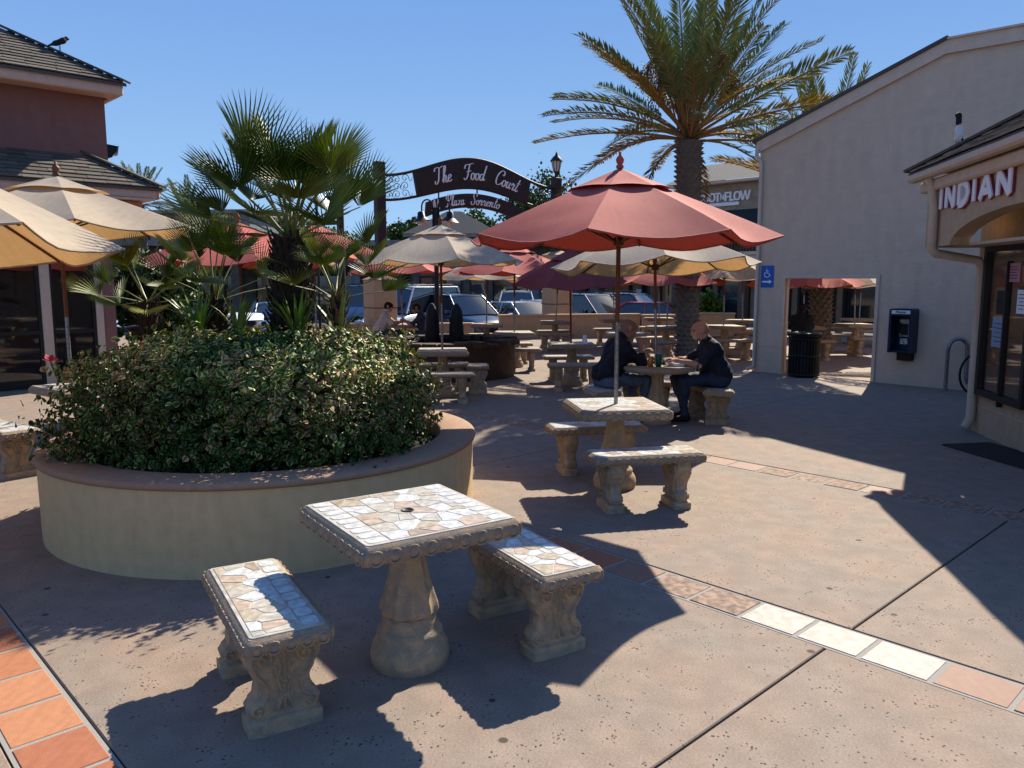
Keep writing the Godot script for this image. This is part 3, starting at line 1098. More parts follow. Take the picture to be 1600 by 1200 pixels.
func date_palm(label: String, base: Vector3, h: float, r0: float, r1: float, count: int, sd: int, fruit: bool, size := 1.0, low := 10.0) -> Node3D:
	var t := thing("date_palm", label, "palm", base, 0.0, "date palms of the plaza")
	var s := S()
	tube(s, [Vector3.ZERO, Vector3(0.0, h * 0.3, 0), Vector3(-0.05, h * 0.7, 0), Vector3(-0.1, h, 0)], [r0 * 1.1, r0, (r0 + r1) * 0.5, r1], 16)
	var trunk := obj("trunk", s, M.bark, t)
	rng.seed = sd
	for part in 2:                                     # cut leaf bases in spiral rows; the top ones can be told apart
		s = S()
		var rows := int(h / 0.105)
		for j in rows:
			for k in 11:
				if (j > rows - 19) != (part == 0): continue
				var y := (j + k / 11.0) * h / rows
				var a := TAU * (k + 0.5 * (j % 2)) / 11.0
				var d := Vector3(cos(a), 0, sin(a))
				var r := lerpf(r0, r1, y / h) * 0.97
				var side := d.cross(Vector3.UP)
				var c := Vector3(-0.1 * y / h, y, 0) + d * r
				var lip := c + d * rng.randf_range(0.06, 0.11) + Vector3.UP * 0.07
				var w := r * 0.27
				s.set_smooth_group(-1)
				var o := c - d * 0.1
				quad_out(s, c - side * w, c + Vector3(0, -0.06, 0), c + side * w, lip, o)
				tri_out(s, c - side * w, lip, c - side * w * 0.2 + Vector3.UP * 0.09, lip + Vector3.DOWN)
				tri_out(s, c + side * w, lip, c + side * w * 0.2 + Vector3.UP * 0.09, lip + Vector3.DOWN)
		obj("leaf_scars", s, M.bark, trunk).set_meta("kind", "stuff")
	var green := Color(0.19, 0.215, 0.09)
	var kinds := []
	for k in 3: kinds.append(date_frond_mesh(sd + k, green, [0.02, 0.16, 0.3][k]))
	for k in 2: kinds.append(date_frond_mesh(sd + 7 + k, Color(0.34, 0.25, 0.06), [0.22, 0.34][k]))
	kinds.append(date_frond_mesh(sd + 11, Color(0.13, 0.105, 0.065), 0.75))
	rng.seed = sd + 3
	var head := Vector3(-0.1, h, 0)
	for i in count:
		var q := float(i) / count
		var az := i * 2.39996 + rng.randf_range(-0.2, 0.2)
		var el := deg_to_rad(lerpf(low, 80, q) + rng.randf_range(-5, 5))
		var k := 0
		if q < 0.26: k = 3 + (i % 2) if i % 3 != 0 else 2
		elif q < 0.6: k = 1 + (i % 2)
		else: k = i % 2
		var d := Vector3(cos(az) * cos(el), sin(el), sin(az) * cos(el))
		var b := look(d, rng.randf_range(-0.5, 0.5))
		use("frond", kinds[k], t, Transform3D(b.scaled(Vector3.ONE * rng.randf_range(0.8, 0.97) * size), head + d * 0.1 + Vector3(0, 0.12 * q, 0)))
	for q in ([[-110, 20], [150, -8], [-60, -14], [70, 6]] if low < 20 else []):  # dead ones that hang
		var az := deg_to_rad(q[0])
		var el := deg_to_rad(q[1])
		var d := Vector3(sin(az) * cos(el), sin(el), cos(az) * cos(el))
		use("dead_frond", kinds[5], t, Transform3D(look(d, 0.2).scaled(Vector3.ONE * 0.72), head))
	if fruit:
		for i in 9:
			s = S()
			var a := i * 0.75 + 0.3
			var d := Vector3(cos(a), 0, sin(a))
			var hub := head + d * 0.75 + Vector3(0, 1.55 + 0.25 * sin(i * 2.0), 0)
			tube(s, [head + d * 0.15, head + d * 0.5 + Vector3(0, 1.2, 0), hub], 0.02, 5, false)
			for k in 26:
				var e := hub + Vector3(rng.randfn() * 0.13, rng.randf_range(-0.75, -0.3), rng.randfn() * 0.13) + d * 0.1
				var m := hub.lerp(e, 0.5) + d * 0.06
				tube(s, [hub, m, e], 0.006, 3, false)
				for b in 6:
					var p := m.lerp(e, b / 5.0) + Vector3(rng.randfn(), rng.randfn(), rng.randfn()) * 0.012
					s.set_smooth_group(0)
					var q := 0.017
					for sg in [1, -1]:
						for w in 4:
							tri_out(s, p + Vector3(0, sg * q * 1.3, 0), p + Vector3(cos(w * PI / 2) * q, 0, sin(w * PI / 2) * q), p + Vector3(cos((w + 1) * PI / 2) * q, 0, sin((w + 1) * PI / 2) * q), p)
			obj("date_cluster", s, M.date_fruit, t)
	return t

func broad_tree(label: String, base: Vector3, h: float, r: float, sd: int, tone: Color, group := "trees behind the sign arch") -> Node3D:
	var t := thing("tree", label, "tree", base, 0.0, group)
	rng.seed = sd
	var s := S()
	tube(s, [Vector3.ZERO, Vector3(0.1, h * 0.3, 0.05), Vector3(0.0, h * 0.62, 0)], [0.2, 0.15, 0.09], 8)
	var trunk := obj("trunk", s, M.bark, t)
	s = S()
	var clumps := []
	for i in 26:
		var d := Vector3(rng.randfn(), rng.randfn() * 0.8, rng.randfn()).normalized()
		var p := Vector3(0, h - r * 0.9, 0) + d * r * rng.randf_range(0.35, 0.95) * Vector3(1, 0.85, 1)
		clumps.append([p, r * rng.randf_range(0.2, 0.38)])
		if i < 14: tube(s, [Vector3(0, h * rng.randf_range(0.35, 0.6), 0), Vector3(p.x * 0.5, lerpf(h * 0.55, p.y, 0.5), p.z * 0.5), p], [0.07, 0.045, 0.012], 5, false)
	obj("limbs", s, M.bark, trunk)
	var lm := leaf_shape(1)
	var xs := []
	var cs := []
	for c in clumps:
		for k in 150:
			var d := Vector3(rng.randfn(), rng.randfn(), rng.randfn())
			var p: Vector3 = c[0] + d * c[1] * 0.5
			var b := look(Vector3(rng.randfn(), rng.randfn() - 0.4, rng.randfn()), rng.randf() * TAU)
			xs.append(Transform3D(b.scaled(Vector3.ONE * rng.randf_range(0.12, 0.24)), p))
			var v := rng.randf_range(0.6, 1.5)
			cs.append(Color(tone.r * v, tone.g * v, tone.b * v))
	scatter("crown", lm, xs, cs, t)
	return t


# ---------------------------------------------------------------- people
# Bones are [from, to, radius, radius, colour]; their tapered capsules are joined smoothly and meshed as surface nets.
func nets(s: SurfaceTool, bones: Array, cell: float, pal: Array, sharp := 70.0) -> void:
	var lo := Vector3.ONE * 1e6
	var hi := -lo
	for b in bones:
		for e in 2:
			var r: float = b[2 + e] + 0.03
			lo = lo.min(b[e] - Vector3.ONE * r)
			hi = hi.max(b[e] + Vector3.ONE * r)
	var dim := Vector3i(((hi - lo) / cell).ceil()) + Vector3i(2, 2, 2)
	var nx := dim.x
	var ny := dim.y
	var nxy := nx * ny
	var acc := PackedFloat32Array()
	acc.resize(nxy * dim.z)
	var best := PackedFloat32Array()
	best.resize(nxy * dim.z)
	var col := PackedByteArray()
	col.resize(nxy * dim.z)
	for b in bones:
		var a: Vector3 = b[0]
		var d: Vector3 = b[1] - a
		var ra: float = b[2]
		var rb: float = b[3]
		var l2 := maxf(d.length_squared(), 1e-9)
		var reach := Vector3.ONE * (maxf(ra, rb) + 0.035)
		var i0 := Vector3i((a.min(b[1]) - reach - lo) / cell).max(Vector3i.ZERO)
		var i1 := (Vector3i((a.max(b[1]) + reach - lo) / cell) + Vector3i.ONE).min(dim - Vector3i.ONE)
		for k in range(i0.z, i1.z + 1):
			for j in range(i0.y, i1.y + 1):
				for i in range(i0.x, i1.x + 1):
					var p := lo + Vector3(i, j, k) * cell
					var t := clampf((p - a).dot(d) / l2, 0.0, 1.0)
					var dist := p.distance_to(a + d * t) - lerpf(ra, rb, t)
					if dist > 0.06: continue
					var w := exp(-sharp * dist)
					var q := k * nxy + j * nx + i
					acc[q] += w
					if w > best[q]:
						best[q] = w
						col[q] = b[4]
	var fold := noise(97, 7.0, 2)
	var at := {}
	var off := [0, 1, nx, nx + 1, nxy, nxy + 1, nxy + nx, nxy + nx + 1]
	for k in dim.z - 1:
		for j in dim.y - 1:
			for i in nx - 1:
				var q := k * nxy + j * nx + i
				var n := 0
				for o in off: n += 1 if acc[q + o] > 1.0 else 0
				if n == 0 or n == 8: continue
				var sum := Vector3.ZERO
				var c := 0
				for e in [[0, 1], [2, 3], [4, 5], [6, 7], [0, 2], [1, 3], [4, 6], [5, 7], [0, 4], [1, 5], [2, 6], [3, 7]]:
					var va := acc[q + off[e[0]]]
					var vb := acc[q + off[e[1]]]
					if (va > 1.0) == (vb > 1.0): continue
					var fa := -log(maxf(va, 1e-3)) 
					var fb := -log(maxf(vb, 1e-3))
					var t := fa / (fa - fb)
					var pa := Vector3(e[0] & 1, (e[0] >> 1) & 1, e[0] >> 2)
					var pb := Vector3(e[1] & 1, (e[1] >> 1) & 1, e[1] >> 2)
					sum += pa.lerp(pb, t)
					c += 1
				var bc := q
				for o in off:
					if best[q + o] > best[bc]: bc = q + o
				var vp := lo + (Vector3(i, j, k) + sum / c) * cell
				if col[bc] in [1, 2] and cell > 0.01: vp += Vector3(fold.get_noise_3dv(vp), fold.get_noise_3dv(vp + Vector3(7, 0, 0)), fold.get_noise_3dv(vp + Vector3(0, 7, 0))) * 0.022
				at[q] = [vp, pal[col[bc]]]
	s.set_smooth_group(0)
	for q in at:
		var dirs := [[1, nx, nxy], [nx, nxy, 1], [nxy, 1, nx]]
		for d in dirs:
			var in_a: bool = acc[q] > 1.0
			var in_b: bool = acc[q + d[0]] > 1.0
			if in_a == in_b: continue
			var v := [q, q - d[1], q - d[1] - d[2], q - d[2]]
			if not (at.has(v[1]) and at.has(v[2]) and at.has(v[3])): continue
			if in_a: v.reverse()
			for o in [0, 1, 2, 0, 2, 3]:
				s.set_color(at[v[o]][1])
				s.add_vertex(at[v[o]][0])

# f, u, r: metres ahead of the hip, above the ground, to the person's right
func person(label: String, at: Vector3, fwd: Vector3, pose: Dictionary, pal: Array, fine: float, group := "") -> Node3D:
	var t := thing("person", label, "person", at, 0.0, group)
	var F := fwd.normalized()
	var R := F.cross(Vector3.UP)
	var P := func(v: Array) -> Vector3: return F * v[0] + Vector3.UP * v[1] + R * v[2]
	var ch: Array = pose.chest
	var hd: Array = pose.head
	var face: Vector3 = P.call(pose.face).normalized()
	var side := face.cross(Vector3.UP).normalized()
	var up := side.cross(face)
	var hc: Vector3 = P.call(hd)
	# palette: 0 skin, 1 shirt, 2 trousers, 3 shoes, 4 hair, 5 beard
	var B := []
	var hip := pose.get("hip", 0.55) as float
	B.append([P.call([-0.02, hip, -0.09]), P.call([-0.02, hip, 0.09]), 0.135, 0.135, 2])
	B.append([P.call([-0.03, hip + 0.08, -0.07]), P.call([-0.03, hip + 0.08, 0.07]), 0.15, 0.15, 1])
	var belly := [lerpf(-0.02, ch[0], 0.45), lerpf(hip, ch[1], 0.5), 0.0]
	B.append([P.call([belly[0] + 0.02, belly[1], -0.06]), P.call([belly[0] + 0.02, belly[1], 0.06]), 0.15, 0.15, 1])
	B.append([P.call([ch[0], ch[1] - 0.06, -0.1]), P.call([ch[0], ch[1] - 0.06, 0.1]), 0.125, 0.125, 1])
	B.append([P.call([ch[0] + 0.01, ch[1] + 0.035, -0.14]), P.call([ch[0] + 0.01, ch[1] + 0.035, 0.14]), 0.082, 0.082, 1])
	var nb: Vector3 = P.call([ch[0] + 0.035, ch[1] + 0.1, 0])
	B.append([nb, nb.lerp(hc, 0.35), 0.075, 0.062, 1])
	B.append([nb.lerp(hc, 0.3), hc - up * 0.04 - face * 0.02, 0.058, 0.058, 0])
	for q in [[-1, "l"], [1, "r"]]:
		var sd: float = q[0]
		var sh: Vector3 = P.call([ch[0] + 0.0, ch[1] + 0.02, 0.185 * sd])
		var el: Vector3 = P.call(pose["elbow_" + q[1]])
		var ha: Vector3 = P.call(pose["hand_" + q[1]])
		B.append([sh, sh.lerp(el, 0.9), 0.066, 0.05, 1])
		B.append([sh.lerp(el, 0.85), el, 0.048, 0.045, 1 if not pose.get("short", false) else 0])
		B.append([el, el.lerp(ha, 0.45), 0.045, 0.04, 1 if not pose.get("short", false) and not pose.get("rolled", false) else 0])
		B.append([el.lerp(ha, 0.4), ha, 0.038, 0.027, 0])
		var hp: Vector3 = P.call([0.0, hip - 0.01, 0.1 * sd])
		var kn: Vector3 = P.call(pose["knee_" + q[1]])
		var an: Vector3 = P.call(pose["ankle_" + q[1]])
		B.append([hp, kn, 0.088, 0.064, 2])
		B.append([kn, kn.lerp(an, 0.4), 0.062, 0.06, 2])
		B.append([kn.lerp(an, 0.35), an, 0.058, 0.043, 2])
		B.append([an + Vector3(0, -0.055, 0) - F * 0.03, an + Vector3(0, -0.062, 0) + F * 0.17, 0.046, 0.036, 3])
	var s := S()
	nets(s, B, fine, pal)
	# head
	var H := []
	var hair := 4
	H.append([hc + up * 0.028 - face * 0.028, hc + up * 0.022 + face * 0.022, 0.083, 0.08, pose.get("cap", 0)])
	H.append([hc - up * 0.005 - face * 0.045, hc + up * 0.01 - face * 0.03, 0.073, 0.075, hair])
	H.append([hc - up * 0.045 + face * 0.035, hc - up * 0.07 + face * 0.058, 0.058, 0.04, 5])
	H.append([hc - up * 0.02 + face * 0.05 - side * 0.025, hc - up * 0.02 + face * 0.05 + side * 0.025, 0.042, 0.042, 0])
	H.append([hc + up * 0.02 + face * 0.088, hc - up * 0.018 + face * 0.108, 0.008, 0.014, 0])
	H.append([hc + up * 0.03 + face * 0.08 - side * 0.035, hc + up * 0.03 + face * 0.08 + side * 0.035, 0.014, 0.014, 0])
	H.append([hc - up * 0.047 + face * 0.088 - side * 0.018, hc - up * 0.047 + face * 0.088 + side * 0.018, 0.008, 0.008, 5])
	H.append([hc - up * 0.06 - face * 0.03, nb.lerp(hc, 0.35), 0.052, 0.056, 0])
	for sd in [-1.0, 1.0]:
		H.append([hc - up * 0.02 - face * 0.012 + side * 0.08 * sd, hc + up * 0.018 - face * 0.02 + side * 0.084 * sd, 0.013, 0.016, 0])
	nets(s, H, fine * 0.45, pal, 110.0)
	# hands with five fingers, curled
	for q in [[-1, "l"], [1, "r"]]:
		var el: Vector3 = P.call(pose["elbow_" + q[1]])
		var ha: Vector3 = P.call(pose["hand_" + q[1]])
		var f := (ha - el).normalized()
		var w = f.cross(Vector3.UP).normalized() * q[0]
		var dn := f.cross(w).normalized()
		if dn.y > 0: dn = -dn
		var G := []
		for k in 4:
			var o = w * (0.03 - 0.02 * k)
			var len: float = [0.072, 0.08, 0.075, 0.058][k]
			var kn2 = ha + f * 0.075 + o
			var m = kn2 + (f * 0.85 + dn * 0.4) * len * 0.5
			G.append([ha + o * 0.6, kn2, 0.016, 0.012, 0])
			G.append([kn2, m, 0.0105, 0.0095, 0])
			G.append([m, m + (f * 0.35 + dn * 0.9) * len * 0.5, 0.0095, 0.008, 0])
		var th = ha + f * 0.02 - w * -0.034
		G.append([th, th + (f * 0.6 + w * 0.6 + dn * 0.3) * 0.045, 0.0125, 0.011, 0])
		G.append([th + (f * 0.6 + w * 0.6 + dn * 0.3) * 0.045, th + (f * 0.9 + w * 0.4 + dn * 0.6) * 0.075, 0.0105, 0.009, 0])
		G.append([ha - f * 0.03, ha + f * 0.01, 0.027, 0.025, 0])
		nets(s, G, maxf(0.004, fine * 0.35), pal, 160.0)
	obj("body", s, M.body, t)
	if pose.get("glasses", false):
		s = S()
		for sd in [-1.0, 1.0]:
			var c = hc + up * 0.018 + face * 0.098 + side * 0.033 * sd
			var loop := []
			for k in 13:
				var a := TAU * k / 12.0
				loop.append(c + side * cos(a) * 0.025 + up * sin(a) * 0.018)
			tube(s, loop, 0.0032, 5, false)
			tube(s, [c + side * 0.025 * sd, hc + up * 0.022 + side * 0.084 * sd - face * 0.01], 0.003, 5)
		tube(s, [hc + up * 0.022 + face * 0.1 - side * 0.008, hc + up * 0.022 + face * 0.1 + side * 0.008], 0.003, 5)
		obj("glasses", s, M.black, t)
	return t


# ---------------------------------------------------------------- cars
func car(label: String, kind: String, paint: Color, at: Vector3, turn: float, group := "cars in the car park") -> Node3D:
	var cat: String = {"sedan": "car", "suv": "suv", "pickup": "pickup truck", "van": "van"}[kind]
	var t := thing("parked_" + cat.replace(" ", "_"), label, cat, at, turn, group)
	var key := "paint%s" % paint
	if not M.has(key):
		var m := mat(paint, 0.3)
		m.clearcoat_enabled = true
		m.clearcoat = 1.0
		m.clearcoat_roughness = 0.04
		M[key] = m
	var pm: Material = M[key]
	var L: float = {"sedan": 4.6, "suv": 4.7, "pickup": 5.5, "van": 5.2}[kind]
	var W := 0.92
	var belt: float = {"sedan": 0.92, "suv": 1.04, "pickup": 1.12, "van": 1.1}[kind]
	var top: float = {"sedan": 1.44, "suv": 1.72, "pickup": 1.85, "van": 2.0}[kind]
	var hood: float = belt - 0.06
	# stations from the tail to the nose: x, half width, bottom, top
	var st := [[-L / 2, W * 0.8, 0.42, belt - 0.25], [-L / 2 + 0.12, W * 0.93, 0.3, belt - 0.03], [-L / 2 + 0.6, W, 0.26, belt], [-0.3, W, 0.24, belt], [0.75, W, 0.24, belt - 0.01], [L / 2 - 1.0, W * 0.99, 0.25, hood], [L / 2 - 0.35, W * 0.95, 0.27, hood - 0.1], [L / 2 - 0.08, W * 0.84, 0.32, hood - 0.24], [L / 2, W * 0.7, 0.4, hood - 0.36]]
	var s := S()
	var rings := []
	for q in st:
		var w: float = q[1]
		var b: float = q[2]
		var y: float = q[3]
		var ring := []
		for p in [[-0.86, 0.0], [-0.98, 0.12], [-1.0, 0.5], [-0.985, 0.78], [-0.94, 0.93], [-0.82, 1.0], [0.0, 1.03], [0.82, 1.0], [0.94, 0.93], [0.985, 0.78], [1.0, 0.5], [0.98, 0.12], [0.86, 0.0]]:
			ring.append(Vector3(q[0], lerpf(b, y, p[1]), p[0] * w))
		rings.append(ring)
	s.set_smooth_group(0)
	for i in rings.size() - 1:
		for k in 12: quad(s, rings[i][k], rings[i][k + 1], rings[i + 1][k + 1], rings[i + 1][k])
		quad(s, rings[i][12], rings[i][0], rings[i + 1][0], rings[i + 1][12])
	for e in [0, rings.size() - 1]:
		for k in range(1, 12): tri(s, rings[e][0], rings[e][k], rings[e][k + 1])
	var body := obj("body", s, pm, t)
	# the cabin: bottom and top outlines
	var x: Array = {"sedan": [-1.75, -1.0, 0.35, 1.25], "suv": [-2.2, -1.85, 0.3, 1.15], "pickup": [-0.75, -0.6, 0.55, 1.3], "van": [-2.45, -2.3, 1.0, 1.75]}[kind]
	var wb := W * 0.93
	var wt := W * 0.72
	s = S(false)
	var lo := belt - 0.02
	var c := []
	for q in [[x[0], lo, wb * 0.96], [x[1], top - 0.03, wt * 0.96], [x[2], top - 0.03, wt], [x[3], lo, wb * 0.97]]:
		c.append([Vector3(q[0], q[1], -q[2]), Vector3(q[0], q[1], q[2])])
	var mid := Vector3(0, belt + 0.2, 0)
	for k in 2: quad_out(s, c[0][k], c[1][k], c[2][k], c[3][k], mid)
	quad_out(s, c[0][0], c[0][1], c[1][1], c[1][0], mid)
	obj("side_windows", s, M.car_glass, t)
	s = S(false)
	var bulge := Vector3(0.035, 0.02, 0)
	var g := []
	for i in 5:
		var z := -1.0 + 0.5 * i
		g.append([c[3][0].lerp(c[3][1], (z + 1) / 2) + bulge * (1.3 - z * z) , c[2][0].lerp(c[2][1], (z + 1) / 2) + bulge * (1.0 - z * z)])
	s.set_smooth_group(0)
	for i in 4: quad(s, g[i][0], g[i + 1][0], g[i + 1][1], g[i][1])
	obj("windscreen", s, M.car_glass, t)
	s = S()
	rings = []
	for q in [[x[1] - 0.12, top - 0.06, 0.95], [x[1] + 0.1, top, 1.0], [(x[1] + x[2]) / 2, top + 0.025, 1.02], [x[2] - 0.15, top, 1.0], [x[2] + 0.1, top - 0.05, 0.97]]:
		var ring := []
		for z in [-1.03, -0.95, -0.5, 0.0, 0.5, 0.95, 1.03]:
			ring.append(Vector3(q[0], q[1] - 0.045 * pow(absf(z), 4) , z * wt * q[2]))
		rings.append(ring)
	for i in 4:
		for k in 6: quad(s, rings[i][k], rings[i][k + 1], rings[i + 1][k + 1], rings[i + 1][k])
	obj("roof", s, pm, t)
	for k in 2:
		s = S()
		var sg := -0.012 if k == 0 else 0.012
		var o := Vector3(0, 0, sg)
		tube(s, [c[3][k] + o, c[2][k] + o], 0.035, 6)
		tube(s, [c[0][k] + o, c[1][k] + o], 0.06, 6)
		var xm: float = lerpf(x[0], x[3], 0.5)
		tube(s, [Vector3(xm, lo, (wb + 0.005) * signf(sg)), Vector3(lerpf(x[1], x[2], 0.55), top - 0.03, wt * signf(sg))], 0.035, 6)
		tube(s, [c[1][k] + o, c[2][k] + o], 0.03, 6)
		obj("pillar", s, pm, t)
	if kind in ["suv", "van"]:
		for sd in [-1.0, 1.0]:
			s = S()
			tube(s, [Vector3(x[1] + 0.1, top + 0.01, sd * wt * 0.88), Vector3(x[1] + 0.3, top + 0.06, sd * wt * 0.88), Vector3(x[2] - 0.5, top + 0.06, sd * wt * 0.88), Vector3(x[2] - 0.3, top + 0.01, sd * wt * 0.88)], 0.018, 5)
			obj("roof_rail", s, M.dark_metal, t)
	if not T.has("wheel"):
		s = S()
		lathe(s, [Vector2(0.2, -0.1), Vector2(0.31, -0.1), Vector2(0.335, -0.06), Vector2(0.335, 0.06), Vector2(0.31, 0.1), Vector2(0.2, 0.1)], 20, Transform3D(Basis(Vector3.RIGHT, PI / 2), Vector3.ZERO))
		T.wheel = mesh_of(s, M.tyre)
		s = S()
		lathe(s, [Vector2(0.0, 0.085), Vector2(0.06, 0.09), Vector2(0.19, 0.07), Vector2(0.21, 0.1)], 10, Transform3D(Basis(Vector3.RIGHT, PI / 2), Vector3.ZERO))
		lathe(s, [Vector2(0.0, -0.085), Vector2(0.06, -0.09), Vector2(0.19, -0.07), Vector2(0.21, -0.1)], 10, Transform3D(Basis(Vector3.RIGHT, PI / 2), Vector3.ZERO))
		T.rim = mesh_of(s, M.steel)
	for wx in [-L / 2 + 0.85, L / 2 - 0.88]:
		for sd in [-1.0, 1.0]:
			var w := use("wheel", T.wheel, t, Transform3D(Basis(), Vector3(wx, 0.335, sd * (W - 0.075))))
			use("rim", T.rim, w)
	for sd in [-1.0, 1.0]:
		s = S()
		box(s, Vector3(L / 2 - 0.14, hood - 0.26, sd * W * 0.66), Vector3(0.2, 0.11, 0.36), Transform3D(), 0.03)
		obj("headlight", s, M.headlight, t)
		s = S()
		box(s, Vector3(x[3] - 0.42, belt + 0.08, sd * (W + 0.1)), Vector3(0.12, 0.14, 0.2), Transform3D(), 0.03)
		obj("mirror", s, pm, t)
	s = S()
	box(s, Vector3(L / 2 - 0.045, 0.52, 0), Vector3(0.1, 0.2, 1.0), Transform3D(), 0.03)
	obj("grille", s, M.black, t)
	return t


# ---------------------------------------------------------------- lettering
const SCRIPT := {
	"T": [0.8, [[0.05, 0.78, 0.12, 0.95, 0.35, 1.0, 0.62, 0.95, 0.92, 1.03], [0.55, 0.97, 0.5, 0.6, 0.42, 0.2, 0.25, 0.0, 0.08, 0.08, 0.12, 0.2]]],
	"h": [0.52, [[0.0, 0.1, 0.2, 0.5, 0.34, 0.9, 0.26, 1.02, 0.17, 0.85, 0.13, 0.4, 0.1, 0.0], [0.11, 0.15, 0.22, 0.38, 0.36, 0.42, 0.36, 0.25, 0.34, 0.05, 0.45, 0.0, 0.55, 0.1]]],
	"e": [0.42, [[0.0, 0.12, 0.2, 0.22, 0.33, 0.32, 0.28, 0.43, 0.15, 0.4, 0.05, 0.25, 0.08, 0.06, 0.22, 0.0, 0.42, 0.1]]],
	"F": [0.72, [[0.05, 0.7, 0.12, 0.92, 0.4, 0.97, 0.88, 1.03], [0.52, 0.97, 0.46, 0.6, 0.4, 0.2, 0.22, 0.0, 0.05, 0.1], [0.26, 0.5, 0.5, 0.52, 0.7, 0.57]]],
	"o": [0.43, [[0.24, 0.42, 0.08, 0.38, 0.03, 0.2, 0.1, 0.03, 0.24, 0.0, 0.34, 0.14, 0.34, 0.3, 0.24, 0.42, 0.3, 0.35, 0.45, 0.38]]],
	"d": [0.54, [[0.32, 0.38, 0.18, 0.42, 0.05, 0.3, 0.03, 0.1, 0.14, 0.0, 0.28, 0.1, 0.36, 0.4, 0.46, 1.0], [0.4, 0.6, 0.36, 0.2, 0.4, 0.02, 0.55, 0.1]]],
	"C": [0.72, [[0.56, 0.74, 0.68, 0.7, 0.72, 0.85, 0.6, 1.0, 0.38, 0.98, 0.15, 0.75, 0.06, 0.4, 0.14, 0.1, 0.36, 0.0, 0.6, 0.1, 0.74, 0.25]]],
	"u": [0.54, [[0.0, 0.3, 0.08, 0.42, 0.06, 0.15, 0.14, 0.0, 0.28, 0.08, 0.38, 0.42], [0.38, 0.42, 0.35, 0.12, 0.42, 0.0, 0.55, 0.1]]],
	"r": [0.42, [[0.0, 0.25, 0.1, 0.46, 0.14, 0.38, 0.28, 0.4, 0.24, 0.2, 0.22, 0.04, 0.32, 0.0, 0.43, 0.1]]],
	"t": [0.34, [[0.2, 0.85, 0.14, 0.4, 0.1, 0.1, 0.18, 0.0, 0.36, 0.1], [0.0, 0.55, 0.36, 0.6]]],
	"A": [0.8, [[0.0, 0.12, 0.1, 0.0, 0.25, 0.2, 0.55, 1.0], [0.55, 1.0, 0.58, 0.5, 0.6, 0.1, 0.7, 0.0, 0.82, 0.08], [0.12, 0.36, 0.4, 0.42, 0.72, 0.4]]],
	"P": [0.75, [[0.4, 0.95, 0.34, 0.5, 0.26, 0.1, 0.12, 0.0, 0.02, 0.1], [0.08, 0.7, 0.22, 0.95, 0.55, 1.02, 0.75, 0.85, 0.66, 0.6, 0.4, 0.48]]],
	"l": [0.34, [[0.0, 0.1, 0.2, 0.5, 0.32, 0.92, 0.24, 1.0, 0.16, 0.8, 0.12, 0.3, 0.18, 0.0, 0.36, 0.1]]],
	"a": [0.52, [[0.32, 0.36, 0.18, 0.42, 0.04, 0.28, 0.04, 0.08, 0.14, 0.0, 0.28, 0.12, 0.34, 0.42], [0.34, 0.42, 0.31, 0.12, 0.38, 0.0, 0.52, 0.1]]],
	"z": [0.42, [[0.04, 0.36, 0.16, 0.42, 0.3, 0.38, 0.18, 0.2, 0.03, 0.02, 0.2, 0.06, 0.42, 0.04]]],
	"S": [0.7, [[0.68, 0.72, 0.66, 0.95, 0.45, 1.0, 0.26, 0.8, 0.4, 0.55, 0.52, 0.3, 0.42, 0.05, 0.2, 0.0, 0.05, 0.12, 0.12, 0.28]]],
	"n": [0.52, [[0.0, 0.3, 0.08, 0.43, 0.07, 0.2, 0.05, 0.0], [0.06, 0.15, 0.2, 0.4, 0.32, 0.4, 0.3, 0.1, 0.38, 0.0, 0.52, 0.1]]],
}

func script_text(text: String, x0: float, size: float, widen: float, track: float, base: Callable, F: Transform3D, parent: Node) -> float:
	var x := x0
	for ch in text:
		if ch == " ":
			x += size * 0.42
			continue
		var gl: Array = SCRIPT[ch]
		var w: float = gl[0] * size * widen
		var slope: float = (base.call(x + w) - base.call(x)) / w
		var rot := Transform3D(Basis(Vector3(0, 0, 1), atan(slope)), Vector3(x, base.call(x), 0))
		var s := S()
		for st in gl[1]:
			var p := []
			for i in range(0, st.size(), 2): p.append(Vector3((st[i] * widen + st[i + 1] * 0.2) * size, st[i + 1] * size, 0))
			var line := smooth_line(p, 5)
			var rr := []
			for i in line.size():
				var d: Vector3 = line[mini(i + 1, line.size() - 1)] - line[maxi(i - 1, 0)]
				rr.append(size * (0.02 + 0.032 * absf(d.normalized().y)))
			for i in line.size(): line[i] = F * (rot * (line[i] + Vector3(0, 0, 0.012)))
			tube(s, line, rr, 7, true)
		obj("letter", s, M.letter, parent)
		x += w * track
	return x

func label_text(called: String, text: String, size: float, depth: float, m: Material, parent: Node, at: Transform3D, bold := true) -> MeshInstance3D:
	var tm := TextMesh.new()
	tm.text = text
	var f := SystemFont.new()
	f.font_names = PackedStringArray(["Droid Sans"])
	f.font_weight = 700 if bold else 400
	tm.font = f
	tm.font_size = 64
	tm.pixel_size = size / 46.0
	tm.depth = depth
	tm.material = m
	return use(called, tm, parent, at)

# thick strokes with round ends
func block_letter(strokes: Array, r: float, depth: float, F: Transform3D, m: Material, back: Material, parent: Node) -> void:
	var s := S(false)
	var sb := S(false)
	var i := 0
	for st in strokes:
		var line := PackedVector2Array()
		for k in range(0, st.size(), 2): line.append(Vector2(st[k], st[k + 1]))
		for poly in Geometry2D.offset_polyline(line, r, Geometry2D.JOIN_ROUND, Geometry2D.END_ROUND):
			prism(s, poly, depth * 0.5, depth + 0.002 * i, F, 0.0)
		for poly in Geometry2D.offset_polyline(line, r * 1.28, Geometry2D.JOIN_ROUND, Geometry2D.END_ROUND):
			prism(sb, poly, 0.0, depth * 0.55 + 0.002 * i, F, 0.0)
		i += 1
	var o := obj("letter", s, m, parent)
	obj("letter_back", sb, back, o)


